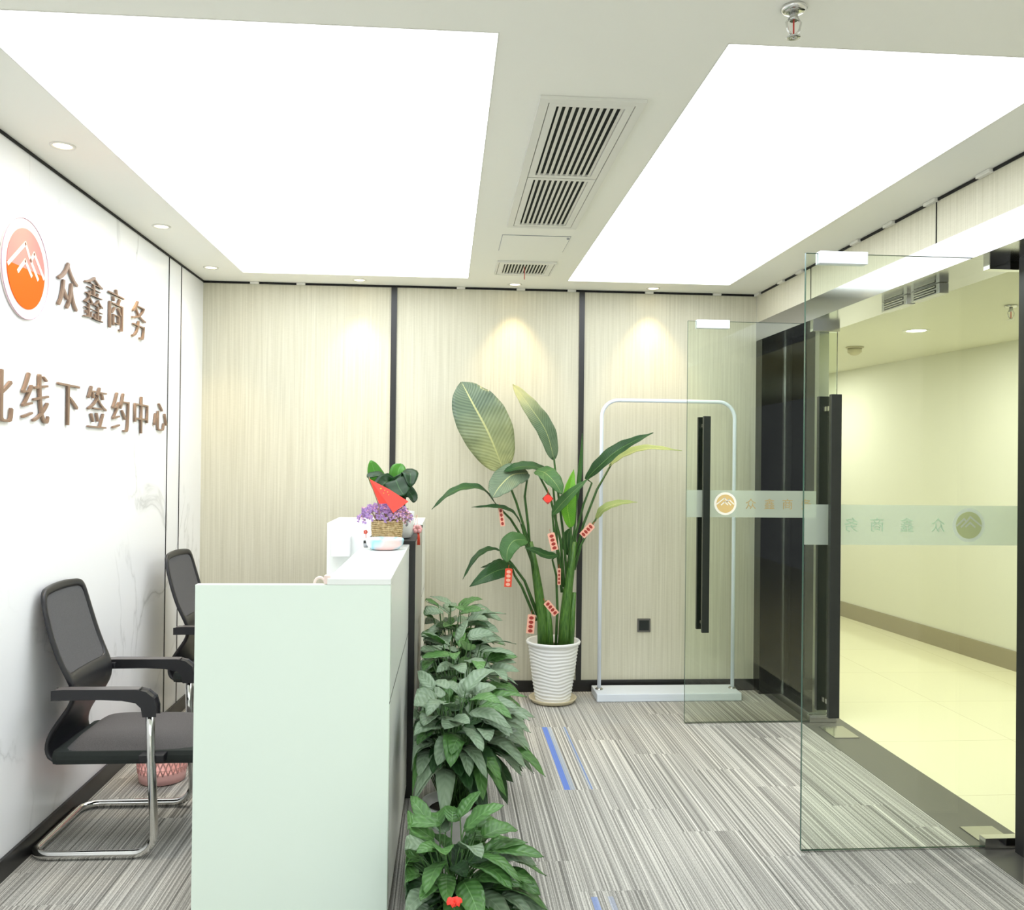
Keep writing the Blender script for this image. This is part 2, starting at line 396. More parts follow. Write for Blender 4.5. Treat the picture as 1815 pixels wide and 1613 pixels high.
# ------------------------------------------------------------------ the setting
YN = -4.5                                                           # wall behind the camera
struct('floor', MB().box(XL-.1, 2.14, YN-.1, D+.1, -.06, 0), 'carpet')
struct('trim_1', MB().box(2.14, 2.40, YN-.1, D+.1, -.06, .002), 'granite')          # stone threshold
XC = 5.2
struct('floor_corridor', MB().box(2.40, XC, YN-.1, 12.5, -.06, 0), 'corridor_tiles')
# ceiling with two openings for the light panels
LP = (-1.277, .1325, 2.391, 5.645); RP = (.763, 1.8265, 2.391, 5.645)
cb = MB()
cb.box(XL-.1, 2.41, .2, LP[2], H, H+.12); cb.box(XL-.1, 2.41, YN-.1, -3.4, H, H+.12); cb.box(XL-.1, LP[0], -3.4, .2, H, H+.12); cb.box(RP[1], 2.41, -3.4, .2, H, H+.12); cb.box(XL-.1, 2.41, LP[3], D+.1, H, H+.12)
cb.box(XL-.1, LP[0], LP[2], LP[3], H, H+.12); cb.box(LP[1], RP[0], LP[2], LP[3], H, H+.12); cb.box(RP[1], 2.41, LP[2], LP[3], H, H+.12)
struct('ceiling', cb, 'ceiling')
struct('ceiling_corridor', MB().box(2.405, XC, YN-.1, 12.5, 2.50, 2.62), 'corridor_ceiling')
struct('wall_left', MB().box(XL-.1, XL, YN-.1, D+.1, 0, H), 'marble')
struct('wall_back', MB().box(XL, 2.11, D, D+.1, 0, H), 'wallpaper')
struct('wall_front', MB().box(XL-.1, XC, YN-.1, YN, 0, H), 'wall_behind')
wr = MB(); wr.box(XR, 2.40, YN, D, 2.504, H); wr.box(XR, 2.40, YN, 3.09, 0, 2.376)
struct('wall_right', wr, 'wallpaper')
struct('trim_2', MB().box(XR-.004, 2.405, YN, D, 2.380, 2.504), 'beam_steel')         # steel lintel beam
# corridor walls
cw = MB(); A = Vector((4.04, 8.86, 0)); dr = Vector((.26, -2.46, 0)).normalized(); nx = Vector((-dr.y, dr.x, 0))
if nx.x < 0: nx = -nx
def slab(mb, s0, s1, t0, t1, z0, z1):
    mb.prism([A+dr*s0+nx*t0+Vector((0, 0, z0)), A+dr*s1+nx*t0+Vector((0, 0, z0)), A+dr*s1+nx*t1+Vector((0, 0, z0)), A+dr*s0+nx*t1+Vector((0, 0, z0))], (0, 0, z1-z0))
slab(cw, -4, 10.2, 0, .1, 0, 2.5); struct('wall_corridor', cw, 'corridor_wall')
cs = MB(); slab(cs, -4, 10.2, -.012, 0, 0, .15); struct('baseboard_corridor', cs, 'corridor_skirt')
struct('wall_corridor_end', MB().box(2.11, XC, 12.4, 12.5, 0, 2.5), 'corridor_wall')
struct('wall_corridor_near', MB().box(2.20, 2.40, D+.001, 12.4, 0, 2.5), 'corridor_wall')
# far jamb in black mirror steel with its steel face, curb and side glass
jb = MB(); jb.box(XR-.002, 2.40, 5.82, D, .001, 2.379); struct('trim_3', jb, 'black_mirror')
struct('trim_4', MB().box(2.19, 2.36, 5.20, 5.819, .001, .052, bev=.003), 'steel')          # curb under the side glass
wn = struct('window_1', MB().box(2.264, 2.276, 5.265, 5.815, .05, 2.38), 'side_glass')
MB().box(2.24, 2.30, 5.205, 5.265, .052, 2.38).build('post', 'steel', wn)
MB().box(2.258, 2.282, 5.808, 5.819, .052, 2.38).build('edge_channel', 'chrome', wn)
struct('trim_5', MB().box(2.285, 2.40, 3.09, 3.40, .003, 2.379), 'black_trim')
# baseboards, shadow gaps, joints
bb = MB(); bb.box(XL+.012, 2.109, D-.012, D, 0, .076); struct('baseboard_back', bb, 'black_trim')
struct('baseboard_left', MB().box(XL, XL+.012, YN, D, 0, .08), 'black_trim')
gp = MB(); gp.box(XL, XR, D-.006, D-.0005, H-.014, H-.001); struct('trim_6', gp, 'gap_black')
struct('trim_7', MB().box(XL+.0005, XL+.006, YN, D-.006, H-.012, H-.001), 'gap_black')
struct('trim_8', MB().box(XR-.006, XR-.0005, YN, D-.006, H-.013, H-.001), 'gap_black')
for n, (a, z0) in enumerate(((5.216, .08), (5.455, .08))):
    struct('trim_%d' % (9+n), MB().box(XL+.0003, XL+.003, a-.004, a+.004, z0, H-.012), 'gap_black')
for n, (a, b) in enumerate(((-.372, -.334), (.886, .922))):
    struct('trim_%d' % (11+n), MB().box(a, b, D-.010, D-.0004, .076, H-.014), 'black_trim')
for n, a in enumerate((3.70, 5.03)):
    struct('trim_%d' % (13+n), MB().box(XR-.003, XR-.0003, a-.003, a+.003, 2.504, H-.013), 'gap_black')

# ------------------------------------------------------------------ ceiling light panels
def panel(P, label):
    t = thing('ceiling_light_panel', ((P[0]+P[1])/2, (P[2]+P[3])/2, H), label, 'ceiling light', 'large square-edged light panels in the ceiling')
    MB().box(P[0]+.004, P[1]-.004, P[2]+.004, P[3]-.004, H+.006, H+.02).build('diffuser', 'panel_light', t)
    f = MB(); w = .004
    f.box(P[0], P[0]+w, P[2], P[3], H-.001, H+.05); f.box(P[1]-w, P[1], P[2], P[3], H-.001, H+.05)
    f.box(P[0]+w, P[1]-w, P[2], P[2]+w, H-.001, H+.05); f.box(P[0]+w, P[1]-w, P[3]-w, P[3], H-.001, H+.05)
    f.build('frame', 'grille_white', t)
panel(LP, 'larger glowing light panel in the ceiling, on the left above the desk')
RB = (LP[0], RP[1], -3.4, .2)
RL = struct('ceiling_added_fill', MB().box(RB[0], RB[1], RB[2], RB[3], H+.006, H+.02), 'panel_fill_added')     # unseen glowing area added behind the camera to brighten the desk front
panel(RP, 'narrower glowing light panel in the ceiling, on the right near the glass doors')

# ------------------------------------------------------------------ downlights
def downlight(x, y, z, label, r=.046, lens='spot_lens', lit=True, group='small warm downlights along the walls', ring='grille_white'):
    t = thing('downlight', (x, y, z), label, 'ceiling light', group)
    MB().lathe((x, y, z), [(r*.70, -.0005), (r*.75, -.004), (r*.95, -.005), (r, -.001), (r, 0.0)], 28, cap=False).build('trim_ring', ring, t)
    MB().lathe((x, y, z), [(0.0005, -.0030), (r*.55, -.0028), (r*.72, -.001)], 28, cap=False).build('lens', lens, t)
    if lit:
        ld = bpy.data.lights.new('downlight_beam', 'SPOT'); ld.energy = SPOT_W; ld.color = (1, .74, .38); ld.spot_size = math.radians(78); ld.spot_blend = .8; ld.shadow_soft_size = .03
        lo = bpy.data.objects.new('downlight_beam', ld); COL.objects.link(lo); lo.parent = t; lo.location = (0, 0, -.012)
    return t
for (px, py, lb) in ((111, 258, 'nearest warm downlight above the marble wall, large in the upper left'), (286, 401, 'middle warm downlight of the three above the marble wall'), (374, 474, 'warm downlight in the far left corner of the ceiling'),
                     (637, 496, 'warm downlight above the left panel of the back wall, over the desk'), (913, 504, 'warm downlight above the middle of the back wall, beside the small vent'), (1158, 511, 'warm downlight above the right panel of the back wall, over the white stand')):
    p = atz(px, py, H); downlight(p.x, p.y, H, lb)
p = atz(1624, 586, 2.5)
t = downlight(p.x, p.y, 2.5, 'round white downlight shining in the corridor ceiling', .092, 'corridor_lens', False, None)
CL = [(p.x, p.y), (p.x+.45, p.y-2.1), (p.x+.9, p.y-4.3), (p.x-.1, p.y+2.6)]
for k, (x, y) in enumerate(CL):
    ld = bpy.data.lights.new('corridor_light', 'AREA'); ld.shape = 'DISK'; ld.size = .14; ld.energy = 24; ld.color = (1, .98, .90)
    lo = bpy.data.objects.new('corridor_light', ld); COL.objects.link(lo); lo.location = (x, y, 2.485)
# ------------------------------------------------------------------ ceiling fittings
def clip(x, y, along, label, tilt=0):
    mb = MB()
    if along == 'x': mb.box(x-.028, x+.028, y-.022, y-.0005, H-.016, H-.0005, bev=.002)
    else: mb.box(x-.022, x-.0005, y-.045, y+.045, H-.016, H-.0005, bev=.002)
    tag(mb.build('ceiling_clip', 'clip_white'), label, 'clip', 'white clips bridging the shadow gap under the ceiling')
for px, lb in ((452, 'nearest the left corner'), (534, 'second from the left corner'), (817, 'right of the first black strip'), (923, 'beside the middle downlight'), (1013, 'just left of the second black strip'), (1150, 'under the right downlight'), (1270, 'second from the right corner')):
    q = at(px, 500+(px-360)*.025, D); clip(q.x, D, 'x', 'small white clip on the back wall top edge, ' + lb)
for (px, lb) in ((1345, 'in the far right corner'), (1388, 'next to the far right corner'), (1421, 'behind the top of the near glass door'), (1520, 'above the near glass door'), (1580, 'left of the wallpaper joint'), (1654, 'at the wallpaper joint'), (1750, 'nearest to the camera')):
    py = 522.5+(px-1342)*-.5335
    d = ray(px, py); q = CAM + d*(XR/d.x); y = min(q.y, D-.05); clip(XR, y, 'y', 'small white clip above the doors, ' + lb)

def grille(x0, x1, y0, y1, secs, nsl, label, fr=.03):
    t = thing('air_vent', ((x0+x1)/2, (y0+y1)/2, H), label, 'air vent')
    f = MB(); z0, z1 = H-.012, H-.0005
    f.box(x0, x1, y0, y0+fr, z0, z1); f.box(x0, x1, y1-fr, y1, z0, z1); f.box(x0, x0+fr, y0+fr, y1-fr, z0, z1); f.box(x1-fr, x1, y0+fr, y1-fr, z0, z1)
    f.build('outer_frame', 'grille_white', t)
    g = MB(); g.box(x0+fr, x1-fr, y0+fr, y1-fr, H-.002, H-.0004); g.build('cavity', 'dark_cavity', t)
    inf = .026 if fr > .02 else .03
    for (a, b) in secs:
        ff = MB(); X0, X1 = x0+fr+.003, x1-fr-.003; z0b, z1b = H-.011, H-.0021
        ff.box(X0, X1, a, a+inf, z0b, z1b); ff.box(X0, X1, b-inf, b, z0b, z1b); ff.box(X0, X0+inf, a+inf, b-inf, z0b, z1b); ff.box(X1-inf, X1, a+inf, b-inf, z0b, z1b)
        fo = ff.build('louvre_frame', 'grille_white', t)
        A_, B_ = X0+inf, X1-inf; pit = (B_-A_)/nsl
        for k in range(nsl):
            xc = A_+pit*(k+.62); s = MB()
            s.prism([(xc-pit*.26, a+inf, H-.010), (xc+pit*.30, a+inf, H-.0065), (xc+pit*.30, a+inf, H-.0055), (xc-pit*.26, a+inf, H-.0088)], (0, b-a-2*inf, 0))
            s.build('slat', 'grille_white', fo)
yd = atz(950, 310, H).y
grille(.285, .628, 2.787, 4.346, ((2.82, yd-.004), (yd+.004, 4.313)), 10, 'large two-part white ceiling air vent between the light panels')
grille(.285, .630, 5.115, 5.466, ((5.128, 5.453),), 14, 'small white ceiling air vent near the back wall with a thread hanging from it', .010)
t = thing('access_hatch', (.45, 4.69, H), 'flat square ceiling access hatch between the two air vents', 'hatch')
MB().box(.275, .63, 4.527, 4.867, H-.0025, H-.0004).build('seam', 'paper_grey', t)
MB().box(.278, .627, 4.530, 4.864, H-.004, H-.0008).build('cover', 'ceiling', t)
MB().lathe((.616, 4.545, H-.012), [(.006, 0), (.008, .004), (.005, .008)], 12).build('latch', 'paper_grey', t)
q = atz(929, 470, H)
tag(MB().tube([(q.x, q.y, H-.006), (q.x+.003, q.y-.003, H-.05), (q.x+.002, q.y-.002, H-.085)], .0022, 6).build('hanging_thread', 'cloth_strip_red'), 'thin dark red thread hanging from the small ceiling vent', 'thread')

def sprinkler(x, y, z, label, s=1.0):
    t = thing('fire_sprinkler', (x, y, z), label, 'sprinkler')
    c = (x, y, z)
    MB().lathe((x, y, z-.014*s), [(.030*s, .0135*s), (.034*s, .008*s), (.026*s, .001*s), (.012*s, 0)], 24).build('escutcheon', 'chrome', t)
    MB().lathe((x, y, z-.036*s), [(.010*s, 0), (.012*s, .006*s), (.009*s, .022*s)], 16).build('nozzle', 'steel', t)
    for sg in (-1, 1):
        MB().tube([(x+sg*.010*s, y, z-.030*s), (x+sg*.019*s, y, z-.040*s), (x+sg*.015*s, y, z-.060*s), (x+sg*.003*s, y, z-.074*s)], .0028*s, 8).build('frame_arm', 'chrome', t)
    MB().tube([(x, y, z-.034*s), (x, y, z-.070*s)], .0022*s, 8).build('bulb', 'cloth_strip_red', t)
    mb = MB(); mb.lathe((x, y, z-.079*s), [(.018*s, .0018*s), (.017*s, 0), (.004*s, 0), (.003*s, .005*s)], 20); mb.build('deflector', 'chrome', t)
q = atz(1407, 12, H); sprinkler(q.x, q.y, H, 'metal fire sprinkler on the room ceiling at the top of the view', 1.0)
q = atz(1792, 541, 2.5); sprinkler(q.x, q.y, 2.5, 'fire sprinkler on the corridor ceiling beyond the near glass door', 1.1)
q = atz(1515, 615, 2.5)
t = thing('smoke_detector', (q.x, q.y, 2.5), 'yellowish smoke detector hanging on the corridor ceiling', 'smoke detector')
MB().lathe((q.x, q.y, 2.488), [(.068, 0), (.07, .0115)], 28).build('mounting_plate', 'smoke_white', t)
MB().lathe((q.x-.0, q.y, 2.43), [(.016, 0), (.03, .006), (.046, .018), (.055, .026), (.055, .058)], 28).build('sensor_head', 'smoke_white', t)

# ------------------------------------------------------------------ glass doors
def ring_disc(mb, c, r, th, dy, n=40, mi=0):     # flat disc in the xz plane, thickness dy
    mb.prism([(c[0]+r*math.cos(2*PI*k/n), c[1], c[2]+r*math.sin(2*PI*k/n)) for k in range(n)], (0, dy, 0), mi)
def polyline_flat(mb, P2, w, f, dep, mi=0):       # P2 list of (u,v); f maps (u,v)->3d ; thick strip
    for (a, b) in zip(P2, P2[1:]):
        a = Vector(a); b = Vector(b); d = (b-a).normalized(); n = Vector((-d.y, d.x))*w/2; a2 = a-d*w*.3; b2 = b+d*w*.3
        mb.prism([f(*(a2+n)), f(*(b2+n)), f(*(b2-n)), f(*(a2-n))], dep, mi)
MOUNT = [[(-.96, -.06), (-.1, .62), (.17, .27), (.20, .25), (.375, .47), (.93, -.05)], [(-.46, -.14), (-.1, .19), (.25, -.12)], [(.17, .27), (.60, -.14)]]
def text_mesh(ch, size, f, thick, name, mat, parent=None, heavy=0.0, fit=None, depth_vec=None):
    cu = bpy.data.curves.new('t', 'FONT'); cu.body = ch; cu.size = 1; cu.extrude = .5; cu.offset = -.016 if heavy else 0; cu.resolution_u = 3
    ob = bpy.data.objects.new('t', cu); COL.objects.link(ob)
    bpy.context.view_layer.update()
    me = bpy.data.meshes.new_from_object(ob.evaluated_get(bpy.context.evaluated_depsgraph_get()))
    bpy.data.objects.remove(ob); vs = [v.co.copy() for v in me.vertices]
    if not vs: return None
    x0, x1 = min(v.x for v in vs), max(v.x for v in vs); y0, y1 = min(v.y for v in vs), max(v.y for v in vs)
    W, Hh = fit
    out = bmesh.new()
    for sh in ((-heavy, 0, heavy) if heavy else (0,)):
        b2 = bmesh.new(); b2.from_mesh(me)
        for v in b2.verts:
            u = (v.co.x-x0)/(x1-x0)*(W-2*heavy)+heavy+sh; w = (v.co.y-y0)/(y1-y0)*Hh; k = v.co.z+.5
            v.co = f(u, w, k*thick*(1 if sh == 0 else .96))
        tmp = bpy.data.meshes.new('x'); b2.to_mesh(tmp); b2.free(); out.from_mesh(tmp); bpy.data.meshes.remove(tmp)
    if parent is not None: bmesh.ops.translate(out, verts=out.verts, vec=-wloc(parent))
    bmesh.ops.recalc_face_normals(out, faces=out.faces)
    m2 = bpy.data.meshes.new(name); out.to_mesh(m2); out.free(); bpy.data.meshes.remove(me)
    m2.materials.append(MATS[mat]); o = bpy.data.objects.new(name, m2); COL.objects.link(o)
    if parent is not None: o.parent = parent
    return o
def leaf(Y, logo_x, gold, label, chars):
    x0, x1, z0, z1 = 1.424, 2.340, .006, 2.385; hx = 2.30
    t = thing('glass_door', (hx, Y, 0), label, 'glass door', 'open frameless glass doors')
    MB().box(x0+.001, x1, Y-.006, Y+.006, z0+.001, z1).build('pane', 'door_glass', t)
    e = MB(); e.box(x0, x0+.001, Y-.0062, Y+.0062, z0, z1); e.box(x0, x1, Y-.0062, Y+.0062, z0, z0+.001); e.box(x0, x1, Y-.0062, Y+.0062, z1, z1+.001); e.build('polished_edge', 'glass_edge', t)
    # patch fittings
    for (a, b, c, d, nm) in ((1.475, 1.672, 2.343, 2.392, 'lock_fitting'), (2.180, 2.346, 2.338, 2.392, 'top_pivot_fitting'), (2.180, 2.346, -.0, .045, 'floor_pivot_fitting')):
        c = max(c, .004)
        o = MB().box(a, b, Y-.022, Y+.022, c, d, bev=.002).build(nm, 'chrome' if nm != 'lock_fitting' else 'rack_white', t)  # lock fitting coloured white for the bright reflection on it
    # bar handles, one each side of the pane
    for sg, nm in ((-1, 'bar_handle'), (1, 'bar_handle')):
        o = MB().box(1.506, 1.548, Y+sg*.058-.012, Y+sg*.058+.012, .548, 1.818, bev=.002).build(nm, 'handle_black', t)
        for zz in (.60, 1.765):
            y0_, y1_ = (Y-.046, Y-.006) if sg < 0 else (Y+.006, Y+.046)
            MB().box(1.518, 1.536, y0_, y1_, zz-.009, zz+.009).build('standoff', 'steel', o)
    yb = Y-.0068
    bd = MB().box(x0+.002, x1-.005, yb-.0004, yb+.0003, 1.222, 1.382).build('frosted_band', 'frost_band', t)
    # round emblem
    cz = 1.303; r = .068
    o = MB(); ring_disc(o, (logo_x, yb-.0008, cz), r, 0, -.0006); o = o.build('emblem', 'logo_white' if gold else 'logo_pale', t)
    i = MB(); ring_disc(i, (logo_x, yb-.0016, cz), r*.80, 0, -.0006); i = i.build('emblem_disc', 'logo_gold' if gold else 'logo_green', o)
    f = lambda u, v: (logo_x+u*(1 if gold else -1)*r*.8, yb-.0024, cz+v*r*.8)
    l = MB()
    for pl in MOUNT: polyline_flat(l, pl, .12, f, (0, -.0006, 0))
    l.build('mountain_line', 'logo_white' if gold else 'logo_pale', o)
    for ch, px in chars:
        q = at(px, 894 if gold else 930, Y); w = .062 if gold else .056
        sgn = 1 if gold else -1
        text_mesh(ch, 1, lambda u, v, k, q=q: Vector((q.x+sgn*(u-w/2), yb-.0007-k, cz-w/2+v)), .0006, 'lettering', 'frost_letter_gold' if gold else 'frost_letter_pale', t, fit=(w, w))
    return t
leaf(5.18, 1.659, True, 'far frameless glass door standing open before the white stand, with a gold emblem', (('众', 1330), ('鑫', 1363), ('商', 1395), ('务', 1428)))
leaf(3.45, 2.108, False, 'near frameless glass door standing open at the right, with a pale mirrored emblem', (('众', 1661), ('鑫', 1606), ('商', 1553), ('务', 1507)))
# floor pivot plates and pivots
def quadplate(pts, label):
    P = [atz(a, b, .003) for a, b in pts]; x0 = min(p.x for p in P); x1 = max(p.x for p in P); y0 = min(p.y for p in P); y1 = max(p.y for p in P)
    tag(MB().box(2.20, 2.345, y0, y1, .0022, .006, bev=.0015).build('floor_spring_cover', 'steel'), label, 'floor plate', 'steel cover plates of the door springs in the threshold')
quadplate([(1450, 1288), (1522, 1308)], 'steel plate in the threshold beside the far glass door pivot')
quadplate([(1702, 1466), (1790, 1500)], 'steel plate in the threshold beside the near glass door pivot')
# magnetic lock pair on the lintel
for (y0, y1, lb) in ((3.90, 4.15, 'nearer magnetic lock plate under the steel beam'), (4.19, 4.44, 'farther magnetic lock plate under the steel beam')):
    t = thing('magnetic_lock', (2.27, (y0+y1)/2, 2.379), lb, 'magnetic lock', 'magnetic locks under the steel beam')
    MB().box(2.240, 2.285, y0, y1, 2.331, 2.379, bev=.002).build('housing', 'beam_steel', t)
    for zz in (2.337, 2.360):
        MB().box(2.2385, 2.2399, y0+.03, y1-.03, zz, zz+.015).build('magnet_face', 'groove', t)
        MB().box(2.2375, 2.2384, y0+.036, y1-.036, zz+.004, zz+.010).build('core_strip', 'steel', t)

# ------------------------------------------------------------------ left wall emblem and letters
ey, ez, er = 3.470, 2.245, .188
t = thing('wall_emblem', (XL, ey, ez), 'round orange and white glowing mountain emblem on the marble wall', 'sign')
fw = lambda u, v, k: Vector((XL+k, ey+u, ez+v))
def disc_w(r, k0, k1, a0=0, a1=2*PI, n=48): 
    mb = MB(); mb.prism([fw(r*math.cos(a0+(a1-a0)*i/n), r*math.sin(a0+(a1-a0)*i/n), k0) for i in range(n if a1-a0 > 6 else n+1)], (k1-k0, 0, 0)); return mb
disc_w(er, .002, .008).build('backing_disc', 'sign_white', t)
rb = MB(); rb.tube([fw(er*math.cos(2*PI*i/64), er*math.sin(2*PI*i/64), .009) for i in range(64)], .0016, 6, closed=True); rb.build('outline_ring', 'sign_ring', t)
disc_w(er*.80, .0085, .011, PI*.0, PI).build('upper_half', 'sign_peach', t)
disc_w(er*.80, .0085, .011, PI, 2*PI).build('lower_half', 'sign_orange', t)
l = MB()
for pl in MOUNT: polyline_flat(l, pl, .10, lambda u, v: fw(u*er*.8, v*er*.8, .0112), (.001, 0, 0))
l.build('mountain_line', 'sign_line', t)
ROW1 = (('众', 3.742, .195, 2.158, .193), ('鑫', 4.005, .215, 2.155, .193), ('商', 4.285, .200, 2.150, .193), ('务', 4.600, .205, 2.150, .190))
ROW2 = (('北', 3.165, .215, 1.660, .190), ('线', 3.450, .228, 1.670, .190), ('下', 3.755, .215, 1.672, .172), ('签', 4.060, .220, 1.672, .185), ('约', 4.355, .222, 1.665, .188), ('中', 4.655, .205, 1.665, .190), ('心', 4.957, .222, 1.690, .150))
WORD = {0: 'upper', 1: 'lower'}
for ri, row in enumerate((ROW1, ROW2)):
    for k, (ch, y, w, z, h) in enumerate(row):
        o = text_mesh(ch, 1, lambda u, v, kk, y=y, z=z: Vector((XL+.004+kk, y+u, z+v)), .009, 'wall_character', 'bronze', None, heavy=.0042, fit=(w, h))
        if o:
            tag(o, 'raised bronze character %s in the %s line of writing on the marble wall' % (ch, WORD[ri]), 'letter', 'bronze characters on the marble wall')

# ------------------------------------------------------------------ wall socket
q = at(1141, 1108, D)
t = thing('wall_socket', (q.x, D, q.z), 'dark grey square wall socket low on the back wall panel', 'socket')
MB().box(q.x-.045, q.x+.045, D-.009, D-.0005, q.z-.045, q.z+.045, bev=.002).build('cover_plate', 'socket_grey', t)
MB().box(q.x-.034, q.x+.034, D-.011, D-.0091, q.z-.034, q.z+.034, bev=.001).build('flap', 'chair_foam', t)

# ------------------------------------------------------------------ white poster stand
x0, x1, y0, y1 = .985, 1.935, 5.655, 5.885
t = thing('poster_stand', ((x0+x1)/2, (y0+y1)/2, 0), 'empty white arched tube stand on a flat base against the back wall', 'poster stand')
b = MB(); a = .035
b.prism([(x0, y0, .001), (x1+.03, y0, .001), (x1+.03, y0, .035), (x1, y0+.012, .055), (x0, y0+.012, .055)], (0, .001, 0))
b = MB(); b.box(x0, x1, y0, y1, .001, .052, bev=.006); b.build('base', 'rack_white', t)
ty = 5.78; tx0, tx1 = at(1063, 1100, ty).x, at(1299, 1100, ty).x; tz = at(1180, 711, ty).z; R = .11
pts = [(tx0, ty, .05), (tx0, ty, .8)] + [(tx0+R-R*math.cos(k*PI/16), ty, tz-R+R*math.sin(k*PI/16)) for k in range(9)] + [(tx1-R+R*math.sin(k*PI/16), ty, tz-R+R*math.cos(k*PI/16)) for k in range(9)] + [(tx1, ty, .8), (tx1, ty, .05)]
MB().tube(pts, .0125, 12).build('arched_tube', 'rack_white', t)
for x in (tx0, tx1):
    MB().lathe((x, ty, .052), [(.026, 0), (.026, .004), (.015, .012)], 20).build('socket_collar', 'steel', t)

# ------------------------------------------------------------------ pink waste bin
bx, by = -1.335, 4.375
t = thing('waste_bin', (bx, by, 0), 'pink perforated plastic waste basket on the carpet behind the desk', 'waste bin')
def cyl(a, z): r = .105+.10*z; return Vector((bx+r*math.cos(a), by+r*math.sin(a), z))
MB().lathe((bx, by, .002), [(.095, 0), (.105, .003), (.111, .052), (.108, .052), (.100, .008)], 40, cap=True).build('base', 'bin_pink', t)
lat = MB(); n = 30
for k in range(n):
    for s in (-1, 1):
        lat.tube([cyl(2*PI*k/n + s*j/10*.62, .05+j/10*.195) for j in range(11)], .0032, 5)
for j in range(5): lat.tube([cyl(2*PI*k/40, .075+j*.04) for k in range(40)], .0022, 5, closed=True)
lat.build('perforated_side', 'bin_pink', t)
MB().tube([cyl(2*PI*k/48, .25) for k in range(48)], .007, 8, closed=True).build('rim', 'bin_pink', t)

# ------------------------------------------------------------------ reception desk
dx, dy = -.173, 2.90
desk = thing('reception_desk', (dx, dy, 0), 'pale mint and white reception desk with a raised counter, running away from the camera', 'desk')
MB().box(-.793, dx, 2.900, 2.935, .002, 1.136, bev=.0012).build('end_panel', 'desk_mint', desk)
o = MB().box(-.213, dx-.0005, 2.9352, 4.078, .757, 1.1355).build('front_panel', 'desk_white', desk)
MB().box(-.213, dx-.0005, 2.9352, 4.078, .06, .750).build('lower_panel', 'desk_white', desk)
MB().box(-.211, dx-.0002, 2.936, 4.078, .7501, .7569).build('groove_strip', 'groove', o)
MB().box(dx-.0005-.0003, dx+.0004, 2.901, 2.9351, .7505, .7565).build('groove_end', 'groove', o)
MB().box(-.22, dx-.02, 2.9352, 5.60, .002, .06).build('plinth', 'black_trim', desk)
MB().box(-.376, dx+.001, 2.899, 4.078, 1.1365, 1.1565, bev=.0015).build('counter_top', 'desk_white', desk)
MB().box(-.376, -.356, 2.9352, 4.078, .76, 1.136).build('inner_panel', 'desk_white', desk)
MB().box(-.793, -.213, 2.9352, 5.118, .722, .748).build('work_surface', 'desk_white', desk)
MB().box(-.380, -.145, 4.080, 4.100, .002, 1.172).build('black_edge_frame', 'groove', desk)
o = MB().box(-.372, -.150, 4.1005, 5.100, .002, 1.163).build('grey_section', 'grey_panel', desk)
MB().box(-.372, -.146, 4.1005, 5.100, 1.1635, 1.171).build('black_top_edge', 'groove', o)
o = MB().box(-.690, -.150, 5.120, 5.660, .765, 1.178).build('far_return', 'desk_white', desk)
MB().box(-.690, -.150, 5.120, 5.660, .002, .758).build('far_return_base', 'desk_white', o)
MB().box(-.688, -.1502, 5.122, 5.658, .7585, .7645).build('groove_strip', 'groove', o)
desk.rotation_euler = (0, 0, -.0095)
bpy.context.view_layer.update()
def dk(px, py, y): return at(px, py, y)
p1 = at(589, 950, 5.10); p2 = at(622, 985, 5.10)
tag(MB().box(p1.x, p2.x, 5.045, 5.118, p2.z, p1.z, bev=.004).build('wall_box', 'white_plastic'), 'small white box fixed on the inner side of the far end of the desk', 'box')
# pink tape ring at the inner corner of the counter
q = at(567, 1036, 2.917)
t = thing('tape_holder', (q.x, 2.917, 1.137), 'small pale pink arched holder on the near end panel of the desk', 'holder')
MB().tube([(q.x+.017*math.cos(k*PI/12), 2.917, 1.139+.019*math.sin(k*PI/12)) for k in range(13)], .0045, 8).build('arch', 'pale_pink', t)
MB().box(q.x+.014, q.x+.022+.012, 2.908, 2.928, 1.1372, 1.166, bev=.003).build('block', 'pale_pink', t)

# ------------------------------------------------------------------ things on the counter
CT = 1.157
# pastel bowl
bc = Vector((at(682, 960, 3.84).x, 3.84, CT))
t = thing('pastel_bowl', bc, 'blue, white and pink oval bowl standing on the counter', 'bowl')
MB().lathe(bc, [(.052, 0.001), (.062, .004), (.078, .022), (.082, .042), (.078, .050), (.070, .046), (.060, .020), (.004, .014)], 40, sy=.8).build('bowl_body', 'bowl_pastel', t)
# flower basket
kc = Vector((at(686, 950, 3.99).x, 3.985, CT))
t = thing('flower_basket', kc, 'small wicker basket of purple dried flowers on the counter', 'flower basket')
wb = MB()
for j in range(13):
    z = .006+j*.0088; r = .054+.012*math.sin(min(1, z/.12)*PI*.6)
    wb.tube([(kc.x+(r+(.0022 if (k+j) % 2 else -.0018))*math.cos(2*PI*k/36), kc.y+(r+(.0022 if (k+j) % 2 else -.0018))*math.sin(2*PI*k/36), CT+z) for k in range(36)], .0040, 6, closed=True)
for k in range(18):
    wb.tube([(kc.x+(.054+.012*math.sin(min(1, z/.12)*PI*.6))*math.cos(2*PI*k/18), kc.y+(.054+.012*math.sin(min(1, z/.12)*PI*.6))*math.sin(2*PI*k/18), CT+z) for z in (.004, .04, .08, .118)], .0028, 5)
wb.lathe((kc.x, kc.y, CT+.001), [(.050, 0), (.052, .006)], 24)
wb.build('wicker_basket', 'wicker', t)
fl = MB(); rnd = random.Random(3)
